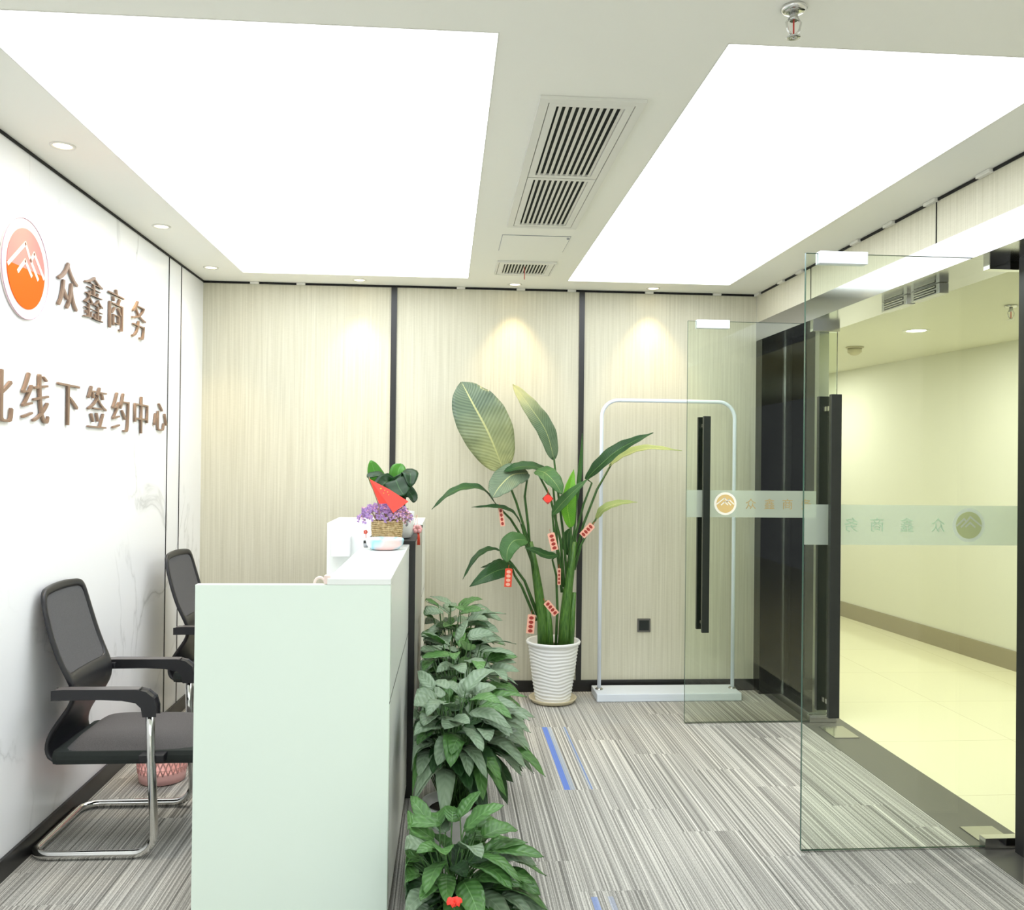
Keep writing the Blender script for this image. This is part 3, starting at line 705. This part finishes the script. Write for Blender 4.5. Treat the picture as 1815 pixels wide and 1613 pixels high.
for k in range(330):
    a = rnd.uniform(0, 2*PI); rr = math.sqrt(rnd.uniform(.02, 1)); ph = rr
    x = kc.x-.010+.125*rr*math.cos(a); y = kc.y+.075*rr*math.sin(a); z = CT+.118+.062*math.sqrt(max(0, 1-rr*rr))+rnd.uniform(-.012, .012) - (0.01 if rr > .8 else 0)
    c = Vector((x, y, z)); s = rnd.uniform(.006, .0095)
    for i in range(4):
        an = i*PI/2+rnd.uniform(0, 1); d = Vector((math.cos(an), rnd.uniform(-.6, .6), math.sin(an))).normalized()*s
        e = d.cross(Vector((rnd.uniform(-1, 1), 1, rnd.uniform(-1, 1)))).normalized()*s*.5
        f = [fl.bm.verts.new(c), fl.bm.verts.new(c+d*.6+e), fl.bm.verts.new(c+d*1.25), fl.bm.verts.new(c+d*.6-e)]
        fc = fl.bm.faces.new(f); fc.material_index = 0 if (x < kc.x+.02 and rnd.random() < .72) or rnd.random() < .45 else (1 if rnd.random() < .65 else 2)
fo = fl.build('dried_flowers', ['blossom_purple', 'blossom_pink', 'dry_brown'], t, solid=.001); 
st = MB()
for k in range(46):
    a = rnd.uniform(0, 2*PI); rr = rnd.uniform(.2, .95)
    st.tube([(kc.x+.03*rr*math.cos(a), kc.y+.03*rr*math.sin(a), CT+.06), (kc.x-.006+.105*rr*math.cos(a), kc.y+.066*rr*math.sin(a), CT+.118+.05*math.sqrt(1-rr*rr))], .0011, 4)
st.build('flower_stems', 'dry_brown', t)
# paper flag leaning in the basket
def F_(px, py, y): return at(px, py, y)
A1, A2, A3, A4, A5 = F_(655, 849, 3.90), F_(672, 893, 3.885), F_(686, 892, 3.88), F_(724, 889, 3.92), F_(697, 909, 3.875)
q = F_(664, 905, 3.91)
t = thing('small_flag', (q.x, 3.94, CT+.10), 'small red flag with yellow stars stuck in the flower basket', 'flag')
fm = MB(); B = fm.bm
vs = [B.verts.new(v) for v in (A1, A2, A3, A5, A4)]
mid = B.verts.new((A1+A4)/2+Vector((0, .012, .004)))
B.faces.new([vs[0], vs[1], vs[2]]); B.faces.new([vs[0], vs[2], vs[3]]); B.faces.new([vs[0], vs[3], mid]); B.faces.new([mid, vs[3], vs[4]])
fm.build('flag_cloth', 'flag_red', t, solid=.0012)
sm = MB()
for (px, py, r) in ((675, 866, .0050), (682, 869, .0030), (687, 872, .0030), (680, 874, .0026), (689, 877, .0026)):
    c = at(px, py, 3.872)
    sm.prism([c+Vector((r*(1 if i % 2 == 0 else .42)*math.sin(i*PI/5), 0, r*(1 if i % 2 == 0 else .42)*math.cos(i*PI/5))) for i in range(10)], (0, .0008, 0))
sm.build('stars', 'flag_gold', t)
MB().tube([A1+Vector((-.003, .004, .008)), A2+Vector((-.001, .006, -.01)), Vector((q.x+.02, 3.95, CT+.095))], .0022, 6).build('flag_pole', 'dry_brown', t)
# orchid pot
oc = Vector((at(704, 930, 4.24).x, 4.25, 1.1725))
t = thing('orchid_pot', oc, 'broad-leaved plant in a small white patterned pot behind the flower basket', 'potted plant')
op = MB(); op.lathe(oc, [(.056, 0.001), (.066, .004), (.078, .07), (.080, .125), (.074, .125), (.070, .10), (.004, .10)], 36); po = op.build('pot', 'white_plastic', t)
sp_ = MB()
for (px, py, r) in ((722, 921, .009), (720, 929, .010), (726, 917, .006)):
    c = at(px, py, oc.y-.078); sp_.ball((c.x, oc.y-.062, c.z), r, (1, .35, 1.2), 10)
sp_.build('printed_flower', 'paper_grey', po)
MB().lathe((oc.x, oc.y, oc.z+.1005), [(.070, 0), (.03, .012), (.002, .014)], 20).build('soil', 'soil', t)
base = oc+Vector((0, 0, .12))
obp = lambda t_: max(.12, math.sin(PI*min(1, t_*.92+.08))**.55) if t_ < .97 else .10
LO = [((base, at(672, 855, 4.2), at(657, 816, 4.2)), .042, (0.2, -1, .15), 'orchid_leaf_light'),
      ((base, at(705, 842, 4.25), at(712, 822, 4.3)), .042, (.1, -1, .35), 'orchid_leaf_light'),
      ((base, at(708, 852, 4.15), at(726, 838, 4.1), at(728, 862, 4.0)), .045, (.2, -.6, 1), 'orchid_leaf'),
      ((base, at(688, 850, 4.15), at(666, 842, 4.1), at(652, 846, 4.05)), .036, (0, -.5, 1), 'orchid_leaf'),
      ((base, at(700, 852, 4.10), at(708, 866, 4.02), at(716, 878, 3.97)), .062, (0, -1, .5), 'orchid_leaf'),
      ((base, at(690, 855, 4.1), at(676, 862, 4.03), at(663, 868, 4.0)), .044, (0, -1, .5), 'orchid_leaf'),
      ((base, at(714, 866, 4.2), at(730, 878, 4.2), at(733, 890, 4.15)), .030, (.3, -1, .5), 'orchid_leaf')]
for (sp, w, nn, mt) in LO: MB().blade(sp, w, nn, obp, .12, 14, 3).build('leaf', mt, t, solid=.003)
# papers behind
for k, (z, s, lb) in enumerate(((1.1722, 1.0, 'grey folder lying at the bottom of the small stack behind the basket'), (1.1885, .86, 'grey notebook on top of the small stack behind the basket'))):
    xx = -.165
    tag(MB().box(xx-.15*s, xx+.005, 4.36-.0, 4.36+.20*s, z, z+.0155, bev=.0015).build('notebook', 'paper_grey'), lb, 'notebook', 'notebooks stacked on the desk')
# red tassel charm
q = at(740, 938, 4.34)
t = thing('tassel_charm', (q.x, 4.34, q.z+.03), 'pink blossom charm with a red tassel hanging at the desk edge behind the basket', 'charm')
bm_ = MB()
for k in range(9):
    a = k*2*PI/8; bm_.ball((q.x+.013*math.cos(a)*(k < 8), 4.34+.006*math.sin(3*a), q.z+.013*math.sin(a)*(k < 8)), .011, (1, .7, 1), 8)
bm_.build('blossom', 'pink', t)
tm = MB()
for k in range(7):
    o_ = (k-3)*.0016; tm.tube([(q.x+.004+o_*.4, 4.34, q.z-.01), (q.x+.006+o_, 4.338, q.z-.04), (q.x+.006+o_*1.3, 4.338, q.z-.076)], .0014, 5)
tm.build('tassel', 'red_paper', t)
MB().tube([(q.x, 4.34, q.z+.01), (q.x-.004, 4.35, q.z+.07), (q.x-.02, 4.40, q.z+.012), (q.x-.04, 4.41, 1.2045)], .0012, 5).build('cord', 'tag_pink', t)
# small dark cap left of the bowl
q = at(648, 961, 3.93)
tag(MB().tube([(q.x-.008, 3.93, CT+.009), (q.x+.010, 3.93, CT+.009)], .0085, 12).build('bottle_cap', 'paper_grey'), 'tiny dark grey cap lying on the counter left of the bowl', 'cap')
tm = MB(); q = at(648, 943, 4.0)
for k in range(5):
    a = 2*PI*k/5; tm.ball((q.x+.006*math.cos(a), 4.0, q.z+.006*math.sin(a)), .0045, (1, .6, 1), 6)
tm.tube([(q.x, 4.0, q.z), (q.x+.006, 4.0, CT+.001)], .0014, 5)
tag(tm.build('dried_blossom', 'red_paper'), 'tiny dark red blossom on a stalk left of the wicker basket', 'flower')

# ------------------------------------------------------------------ visitor chairs
ch = thing('office_chair', (-1.30, 3.78, 0), 'nearer black mesh chair with chrome cantilever frame against the marble wall', 'chair', 'black mesh chairs behind the desk')
ya, yb, R = 3.520, 4.040, .075
def arc(c, r, a0, a1, u, v, n=7): return [Vector(c)+Vector(u)*r*math.cos(a0+(a1-a0)*k/n)+Vector(v)*r*math.sin(a0+(a1-a0)*k/n) for k in range(n+1)]
zr = .0185
path = [Vector((-1.125, ya, .60)), Vector((-1.118, ya, .40)), Vector((-1.105, ya, .15))]
path += arc((-1.178, ya, zr+R), R, 0, -PI/2, (1, 0, 0), (0, 0, 1))
path += [Vector((-1.35, ya, zr))]
path += arc((-1.49, ya+R, zr), R, -PI/2, -PI, (1, 0, 0), (0, 1, 0))
path += [Vector((-1.565, 3.78, zr))]
half = len(path)
mir = [Vector((p.x, ya+yb-p.y, p.z)) for p in path[:-1]][::-1]
MB().tube(path+mir, .0165, 14).build('cantilever_frame', 'chrome', ch)
for s, y in ((1, ya), (-1, yb)):
    am = MB()
    pr = [(-1.478, .618), (-1.478, .646), (-1.44, .650), (-1.30, .649), (-1.17, .648), (-1.135, .640), (-1.108, .618), (-1.098, .585), (-1.098, .553), (-1.140, .553), (-1.146, .585), (-1.168, .606), (-1.22, .616), (-1.30, .620), (-1.44, .619)]
    am.prism([(x, y-.026, z) for x, z in pr], (0, .052, 0)); a_ = am.build('armrest', 'chair_black', ch)
    a_.modifiers.new('b', 'BEVEL').width = .005
    MB().box(-1.470, -1.16, y-.024, y+.024, .6485, .6545, bev=.003).build('arm_pad', 'arm_pad', a_)
    MB().box(-1.165, -1.070, min(y, y+s*.06), max(y, y+s*.06), .365, .395, bev=.004).build('seat_bracket', 'chair_black', ch)
    MB().box(-1.485, -1.425, min(y, y+s*.05), max(y, y+s*.05), .622, .645, bev=.004).build('arm_bracket', 'chair_black', a_)
# backrest and shell
prof = [(-1.567, 1.020), (-1.565, 1.008), (-1.559, .985), (-1.546, .93), (-1.528, .865), (-1.508, .80), (-1.486, .74), (-1.462, .69), (-1.447, .655), (-1.440, .62), (-1.446, .58), (-1.472, .54), (-1.502, .50), (-1.528, .46), (-1.540, .42), (-1.538, .385), (-1.52, .355), (-1.44, .343)]
hwid = [.160, .190, .207, .216, .220, .222, .221, .217, .211, .204, .198, .194, .194, .198, .202, .204, .204, .200]
ws = [-1, -.85, -.6, -.3, 0, .3, .6, .85, 1]
def bp(i, w):
    x, z = prof[i]; cc = .014 if i < 9 else .014*max(0, (13-i)/4)
    return Vector((x-cc*(1-w*w)*(1 if i < 9 else 1)+ (.0), 3.78+w*hwid[i], z+(.010*(1-w*w) if i < 3 else 0)))
def grid(rows, cols, test):
    mb = MB(); V = {}
    for i in range(len(prof)-1):
        for k in range(len(ws)-1):
            if test(i, k):
                idx = [(i, k), (i, k+1), (i+1, k+1), (i+1, k)]
                for q in idx:
                    if q not in V: V[q] = mb.bm.verts.new(bp(q[0], ws[q[1]]) + Vector((.004, 0, 0)))
                f = mb.bm.faces.new([V[q] for q in idx]); f.smooth = True
    return mb
inner = lambda i, k: 2 <= i < 7 and 1 <= k < len(ws)-2
fr = grid(0, 0, lambda i, k: not inner(i, k)).build('back_frame', 'chair_black', ch, solid=.020, sub=1)
fr.modifiers['solid'].offset = 0
gm = grid(0, 0, lambda i, k: 1 <= i < 8).build('back_mesh', 'chair_mesh', ch, solid=.004, sub=1)
gm.modifiers['solid'].offset = 0
MB().box(-1.510, -.945, 3.562, 3.998, .343, .402, bev=.022).build('seat_shell', 'chair_foam', ch)
sc = MB(); B = sc.bm; nu, nv = 14, 10; top = {}
for i in range(nu+1):
    for j in range(nv+1):
        u = i/nu*2-1; v = j/nv*2-1
        e = (1-abs(u)**5)**.5*(1-abs(v)**5)**.5 if abs(u) < 1 and abs(v) < 1 else 0
        dip = -.008*math.exp(-((u)**2+v*v)*2)
        top[i, j] = B.verts.new((-1.475+(u+1)/2*.522, 3.78+v*.214, .392+.066*e+dip*e-(.012*max(0, u)**2)))
for i in range(nu):
    for j in range(nv): f = B.faces.new([top[i, j], top[i+1, j], top[i+1, j+1], top[i, j+1]]); f.smooth = True
sc.build('seat', 'chair_cloth', ch, sub=1)
c2 = copy_tree(ch); c2.location = (-1.30+.085, 3.78+1.27, 0); c2.rotation_euler = (0, 0, -.05)
tag(c2, 'farther black mesh chair with chrome frame, half hidden by the desk end panel')

# ------------------------------------------------------------------ leafy green plants along the desk
def bush(cx, cy, pr, ph, topz, lowz, rx, ry, n, seed, mats, label, rim):
    n = int(n*1.6); rx -= .035
    rn = random.Random(seed)
    t = thing('leafy_pot_plant', (cx, cy, 0), label, 'potted plant', 'green leafy potted plants in a row along the desk')
    MB().lathe((cx, cy, .001), [(pr*.72, 0), (pr*.76, .004), (pr, ph-.02), (pr+.008, ph-.018), (pr+.008, ph), (pr-.006, ph), (pr-.012, ph-.03), (.004, ph-.03)], 36).build('pot', rim, t)
    MB().lathe((cx, cy, ph-.030), [(pr-.014, 0), (pr*.5, .008), (.003, .010)], 24).build('soil', 'soil', t)
    st = MB(); lv = MB(); prof_ = lambda t_: 1.55*(t_+.02)**.45*(1-t_)**.75 if t_ < 1 else 0
    hz = topz-lowz
    for k in range(n):
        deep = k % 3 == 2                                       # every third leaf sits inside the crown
        q = (k+.5)/n
        a = k*2.39996+rn.uniform(-.3, .3)
        el = math.acos(1-1.25*q) if q < 1 else PI/2             # from the top down past the equator
        rr = math.sin(min(el, PI/2))**.6 ; zf = math.cos(el)
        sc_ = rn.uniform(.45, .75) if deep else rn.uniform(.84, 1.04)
        P = Vector((cx+rx*.72*rr*math.cos(a)*sc_, cy+ry*.72*rr*math.sin(a)*sc_, lowz+hz*(.36+.60*zf)*sc_+.02))
        out = Vector((math.cos(a)*(.35+rr), math.sin(a)*(.35+rr), .22-.55*(1-zf)+rn.uniform(-.25, .25)))
        out.rotate(Matrix.Rotation(rn.uniform(-.6, .6), 3, 'Z')); out.normalize()
        Lg = rn.uniform(.115, .185)
        base = P; mid = P+out*Lg*.5+Vector((0, 0, .008)); tip = P+out*Lg-Vector((0, 0, Lg*(.02+.34*q*q+rn.uniform(-.08,.16))))
        pts = [base, mid, tip]
        nrm = Vector((math.cos(a)*.5*rr+rn.uniform(-.35, .35), math.sin(a)*.5*rr+rn.uniform(-.35, .35)-.25, 1))
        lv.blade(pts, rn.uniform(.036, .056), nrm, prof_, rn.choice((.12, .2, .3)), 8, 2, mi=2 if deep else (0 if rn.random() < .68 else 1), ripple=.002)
        root = Vector((cx+rn.uniform(-.4, .4)*pr, cy+rn.uniform(-.4, .4)*pr, ph-.025))
        st.tube([root, root.lerp(base, .55)+Vector((0, 0, .03)), base], .0024, 5)
    for b_ in (st.bm, lv.bm):
        for v in b_.verts:
            if v.co.x < -.085: v.co.x = -.085-.022*(1-math.exp(-(-.085-v.co.x)/.03))
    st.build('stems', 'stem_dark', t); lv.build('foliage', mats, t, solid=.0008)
    return t
A_, B_ = ['bush_leaf', 'bush_leaf_dark', 'bush_leaf_shaded'], ['bush_leaf_dark', 'bush_leaf', 'bush_leaf_shaded']
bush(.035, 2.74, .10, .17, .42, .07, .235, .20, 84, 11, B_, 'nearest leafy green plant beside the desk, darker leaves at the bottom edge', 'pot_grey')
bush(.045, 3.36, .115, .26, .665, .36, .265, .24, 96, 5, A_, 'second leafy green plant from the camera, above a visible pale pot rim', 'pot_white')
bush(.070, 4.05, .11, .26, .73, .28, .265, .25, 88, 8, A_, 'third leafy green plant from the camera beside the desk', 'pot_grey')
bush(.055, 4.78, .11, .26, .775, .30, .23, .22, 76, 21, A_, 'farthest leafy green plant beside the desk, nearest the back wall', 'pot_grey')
q = at(805, 1604, 2.42)
t = thing('red_flower', (q.x, 2.42, 0), 'small coral red flower at the very bottom beside the nearest plant', 'flower')
MB().tube([(q.x, 2.42, q.z), (q.x+.01, 2.44, .004)], .002, 5).build('stem', 'stem_dark', t)
fb = MB()
for k in range(7):
    a = 2*PI*k/7; c = Vector((q.x, 2.42, q.z))
    fb.blade([c, c+Vector((.012*math.cos(a), .006*math.sin(a), .012)), c+Vector((.022*math.cos(a), .010*math.sin(a), .006+.01*math.sin(a)))], .009, (0, -.6, 1), lambda s: math.sin(PI*min(1, s*.8+.2))**.5, .2, 5, 2)
fb.build('petals', 'flag_red', t, solid=.0006)

# ------------------------------------------------------------------ tall bird of paradise plant
px0, py0 = at(980, 1200, 5.69).x, 5.69
tp = thing('bird_of_paradise_plant', (px0, py0, 0), 'tall bird of paradise plant with big paddle leaves in a ribbed white pot', 'potted plant')
MB().lathe((px0, py0, .001), [(.110, 0), (.135, .004), (.150, .022), (.154, .030), (.148, .030), (.138, .014), (.004, .010)], 44).build('saucer', 'saucer', tp)
def wob(a, z): return .0022*math.sin(z*285+1.6*math.sin(a*3)+1.0*math.sin(a*5+z*20))
prf = [(.108, .0)]+[(.112+.052*(z/.37)**.9, z) for z in [i*.0031 for i in range(1, 116)]]+[(.172, .362), (.176, .375), (.170, .383), (.158, .378), (.154, .34), (.004, .335)]
pb = MB(); rings = prf; pb.lathe((px0, py0, .013), rings, 72, wob=lambda a, z: wob(a, z) if .01 < z < .355 else 0); pb.build('ribbed_pot', 'pot_white', tp)
MB().lathe((px0, py0, .345), [(.153, 0.004), (.08, .012), (.003, .014)], 28).build('soil', 'soil', tp)
def T(px, py, y=5.69): return at(px, py, y)
for (pts, rad) in (([(962, 1150), (961, 1100), (955, 1050), (948, 1005), (940, 960)], [.034, .033, .030, .024, .016]), ([(998, 1150), (1001, 1100), (1006, 1050), (1012, 1005), (1018, 960)], [.037, .036, .032, .026, .017]),
                   ([(974, 1150), (973, 1110), (970, 1065)], [.028, .024, .014]), ([(1011, 1150), (1014, 1100), (1018, 1050)], [.022, .020, .012])):
    P = [T(a, b) for a, b in pts]; P[0].z = .35
    MB().tube(P, rad, 14, flatv=1.0).build('trunk', 'stem', tp)
pad = lambda t_: max(.04, math.sin(PI*min(1, t_**.85*.97+.03))**.62)
lan = lambda t_: max(.03, math.sin(PI*min(1, t_**.75*.96+.04))**.9)
# (petiole path, blade path with depth, half width, normal, material, profile, fold, ripple)
LV = [
 ([(948, 1005), (935, 955), (915, 890), (892, 832)], [(892, 832, 5.66), (866, 768, 5.60), (838, 715, 5.60), (818, 677, 5.66)], .168, (.1, -1, .15), 'leaf_paddle_lit', pad, .06, .006, 1),
 ([(1006, 1050), (1000, 960), (990, 880), (982, 814)], [(982, 814, 5.69), (968, 765, 5.66), (940, 722, 5.64), (909, 681, 5.68)], .064, (.2, -1, .25), 'leaf_tip', pad, .16, .004, 0),
 ([(1014, 1005), (1020, 950), (1034, 895), (1049, 856)], [(1038, 850, 5.66), (1062, 826, 5.60), (1092, 800, 5.55), (1124, 782, 5.52), (1158, 767, 5.50)], .050, (-.35, -.75, .6), 'leaf_dark', lan, .30, .003, 0),
 ([(1018, 990), (1034, 930), (1058, 868), (1084, 822)], [(1080, 826, 5.70), (1110, 806, 5.64), (1150, 795, 5.58), (1209, 799, 5.50)], .042, (-.1, -.6, 1), 'leaf_yellow', lan, .35, .002, 0),
 ([(1018, 1010), (1030, 965), (1046, 935), (1058, 918)], [(1056, 920, 5.66), (1072, 902, 5.62), (1100, 892, 5.58), (1130, 890, 5.54)], .036, (-.1, -.7, .9), 'leaf_yellow', lan, .30, .002, 0),
 ([(948, 1010), (930, 960), (905, 920), (880, 895)], [(880, 895, 5.60), (856, 868, 5.52), (826, 864, 5.46), (795, 876, 5.42), (765, 903, 5.40)], .042, (-.1, -.55, 1), 'leaf_dark', lan, .25, .003, 0),
 ([(940, 985), (936, 930), (930, 880), (935, 845)], [(936, 838, 5.66), (908, 842, 5.58), (886, 862, 5.50), (873, 882, 5.46)], .088, (-.2, -1, .45), 'leaf_grey', pad, .10, .004, 0),
 ([(996, 1050), (988, 980), (984, 900), (978, 840)], [(976, 836, 5.72), (945, 827, 5.66), (918, 828, 5.60), (893, 836, 5.56)], .045, (0, -.7, .9), 'leaf_dark', pad, .20, .002, 0),
 ([(1000, 1040), (994, 960), (975, 880), (952, 836)], [(950, 834, 5.60), (966, 838, 5.54), (984, 856, 5.50), (996, 876, 5.48)], .062, (.35, -1, .5), 'leaf_mid', pad, .15, .003, 0),
 ([(1006, 1050), (1010, 1000), (1012, 960), (1012, 935)], [(1012, 936, 5.64), (1006, 900, 5.62), (1010, 865, 5.62), (1017, 832, 5.64)], .052, (.3, -1, .1), 'leaf_bright', lan, .30, .002, 0),
 ([(1000, 1040), (990, 980), (982, 940), (979, 912)], [(979, 912, 5.58), (996, 892, 5.54), (1018, 870, 5.50), (1043, 848, 5.48)], .038, (-.4, -1, .5), 'leaf_mid', lan, .25, .002, 0),
 ([(1004, 1040), (1010, 990), (1018, 940), (1022, 890)], [(1022, 890, 5.68), (1026, 850, 5.68), (1030, 810, 5.68), (1032, 768, 5.68)], .014, (0, -1, .1), 'leaf_mid', lan, .8, 0, 0),
 ([(944, 1000), (936, 970), (930, 950), (924, 930)], [(924, 930, 5.62), (908, 908, 5.56), (880, 898, 5.50), (836, 899, 5.45)], .030, (0, -.6, 1), 'leaf_dark', lan, .25, .002, 0),
 ([(946, 1020), (942, 990), (938, 970), (930, 958)], [(934, 957, 5.56), (912, 958, 5.50), (900, 974, 5.46), (898, 997, 5.44)], .062, (-.1, -1, .6), 'leaf_mid', pad, .15, .003, 0),
 ([(985, 1146), (988, 1080), (986, 1020), (979, 992)], [(988, 984, 5.60), (968, 984, 5.54), (948, 976, 5.50), (930, 971, 5.48)], .036, (0, -.8, .8), 'leaf_dark', lan, .2, .002, 0),
 ([(952, 1090), (930, 1030), (908, 1000), (886, 975)], [(888, 976, 5.62), (866, 974, 5.58), (842, 990, 5.54), (820, 1027, 5.50)], .030, (-.3, -.5, 1), 'leaf_dark', lan, .25, .002, 0),
 ([(950, 1100), (925, 1040), (912, 1020), (907, 1004)], [(910, 1008, 5.60), (886, 1010, 5.55), (860, 1022, 5.50), (832, 1040, 5.47)], .055, (0, -1, .35), 'leaf_dark', lan, .2, .003, 0),
 ([(950, 1080), (930, 1030), (912, 1006), (898, 994)], [(902, 998, 5.66), (886, 996, 5.62), (870, 1002, 5.60), (852, 1006, 5.58)], .024, (0, -.7, 1), 'leaf_dark', lan, .25, .002, 0),
 ([(1004, 1030), (1008, 990), (1012, 965), (1016, 950)], [(1010, 985, 5.74), (1006, 965, 5.74), (1006, 948, 5.74), (1012, 935, 5.74)], .040, (0, -1, .2), 'leaf_mid', lan, .2, .002, 0),
]
for (pp, bl, w, nn, mt, pf, fo_, rip, gr) in LV:
    B3 = [T(a, b, c) for a, b, c in bl]
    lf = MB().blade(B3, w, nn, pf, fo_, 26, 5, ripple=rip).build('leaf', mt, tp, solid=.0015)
    n_ = len(pp); P = [T(a, b, 5.69+(bl[0][2]-5.69)*i/(n_-1)) for i, (a, b) in enumerate(pp)]; P.append(B3[0].lerp(B3[1], .06))
    MB().tube(P, [.0095, .0085, .0075, .006, .004][-len(P):], 8).build('leaf_stalk', 'stem_dark', lf)
# red paper charms hung on the plant
def charm(px, py, y, w, h, ang, lb, dark=False):
    c = at(px, py, y); s = y/FPX; w *= s; h *= s; ca, sa = math.cos(ang), math.sin(ang)
    g = lambda u, v, k: Vector((c.x+u*ca+v*sa, y+k, c.z-u*sa+v*ca))
    t = thing('paper_charm', g(0, h/2, 0), lb, 'charm', 'red paper charms hung on the tall plant')
    MB().prism([g(-w/2, -h/2, 0), g(w/2, -h/2, 0), g(w/2, h/2-.004, 0), g(w*.3, h/2, 0), g(-w*.3, h/2, 0), g(-w/2, h/2-.004, 0)], (0, .0016, 0)).build('card', 'red_paper' if dark else 'tag_pink', t)
    d = MB()
    for i in range(4):
        zc = h*(-.36+.225*i); d.prism([g(min(w, h)*.30*math.cos(2*PI*k/14), zc+min(w*1.2, h*.25)*.36*math.sin(2*PI*k/14), -.0008) for k in range(14)], (0, .0007, 0))
    d.build('printed_dots', 'tag_dot' if not dark else 'tag_pink', t)
    MB().tube([g(0, h/2-.002, 0), g(-.002, h/2+.012, .004), g(.001, h/2+.022, .012)], .0009, 5).build('string', 'red_paper', t)
charm(889, 916, 5.52, 8, 34, -.15, 'narrow paper charm at the upper left of the tall plant, under the drooping leaves')
charm(980, 960, 5.50, 13, 32, -.25, 'paper charm hanging in the middle of the tall plant, between its two trunks')
charm(1041, 940, 5.55, 13, 28, .75, 'slanting paper charm on the right of the tall plant')
charm(901, 1024, 5.44, 13, 33, .05, 'bright red paper charm on the lower left of the tall plant', True)
charm(977, 1078, 5.52, 12, 30, -.7, 'slanting paper charm low between the trunks, just above the ribbed pot')
charm(941, 1106, 5.50, 14, 34, .08, 'pale paper charm hanging lowest, at the left of the trunks')
charm(991, 1022, 5.60, 6, 30, .0, 'very narrow edge-on paper charm between the trunks, above the slanting low one')
c = at(971, 884, 5.46); hs = .036
t = thing('diamond_charm', c+Vector((0, 0, hs)), 'red diamond-shaped paper charm near the top centre of the tall plant', 'charm', 'red paper charms hung on the tall plant')
del t['group']
MB().prism([c+Vector((hs, 0, 0)), c+Vector((0, 0, hs)), c+Vector((-hs, 0, 0)), c+Vector((0, 0, -hs))], (0, .002, 0)).build('card', 'tag_dot', t)
MB().prism([c+Vector((hs*.7*math.cos(k*PI/8+.1), -.001, hs*.62*math.sin(k*PI/8+.1))) for k in range(16)], (0, .0009, 0)).build('printed_seal', 'flag_red', t)
MB().tube([c+Vector((0, .001, hs-.002)), c+Vector((.006, .02, hs+.02)), c+Vector((.012, .05, hs+.03))], .001, 5).build('string', 'red_paper', t)
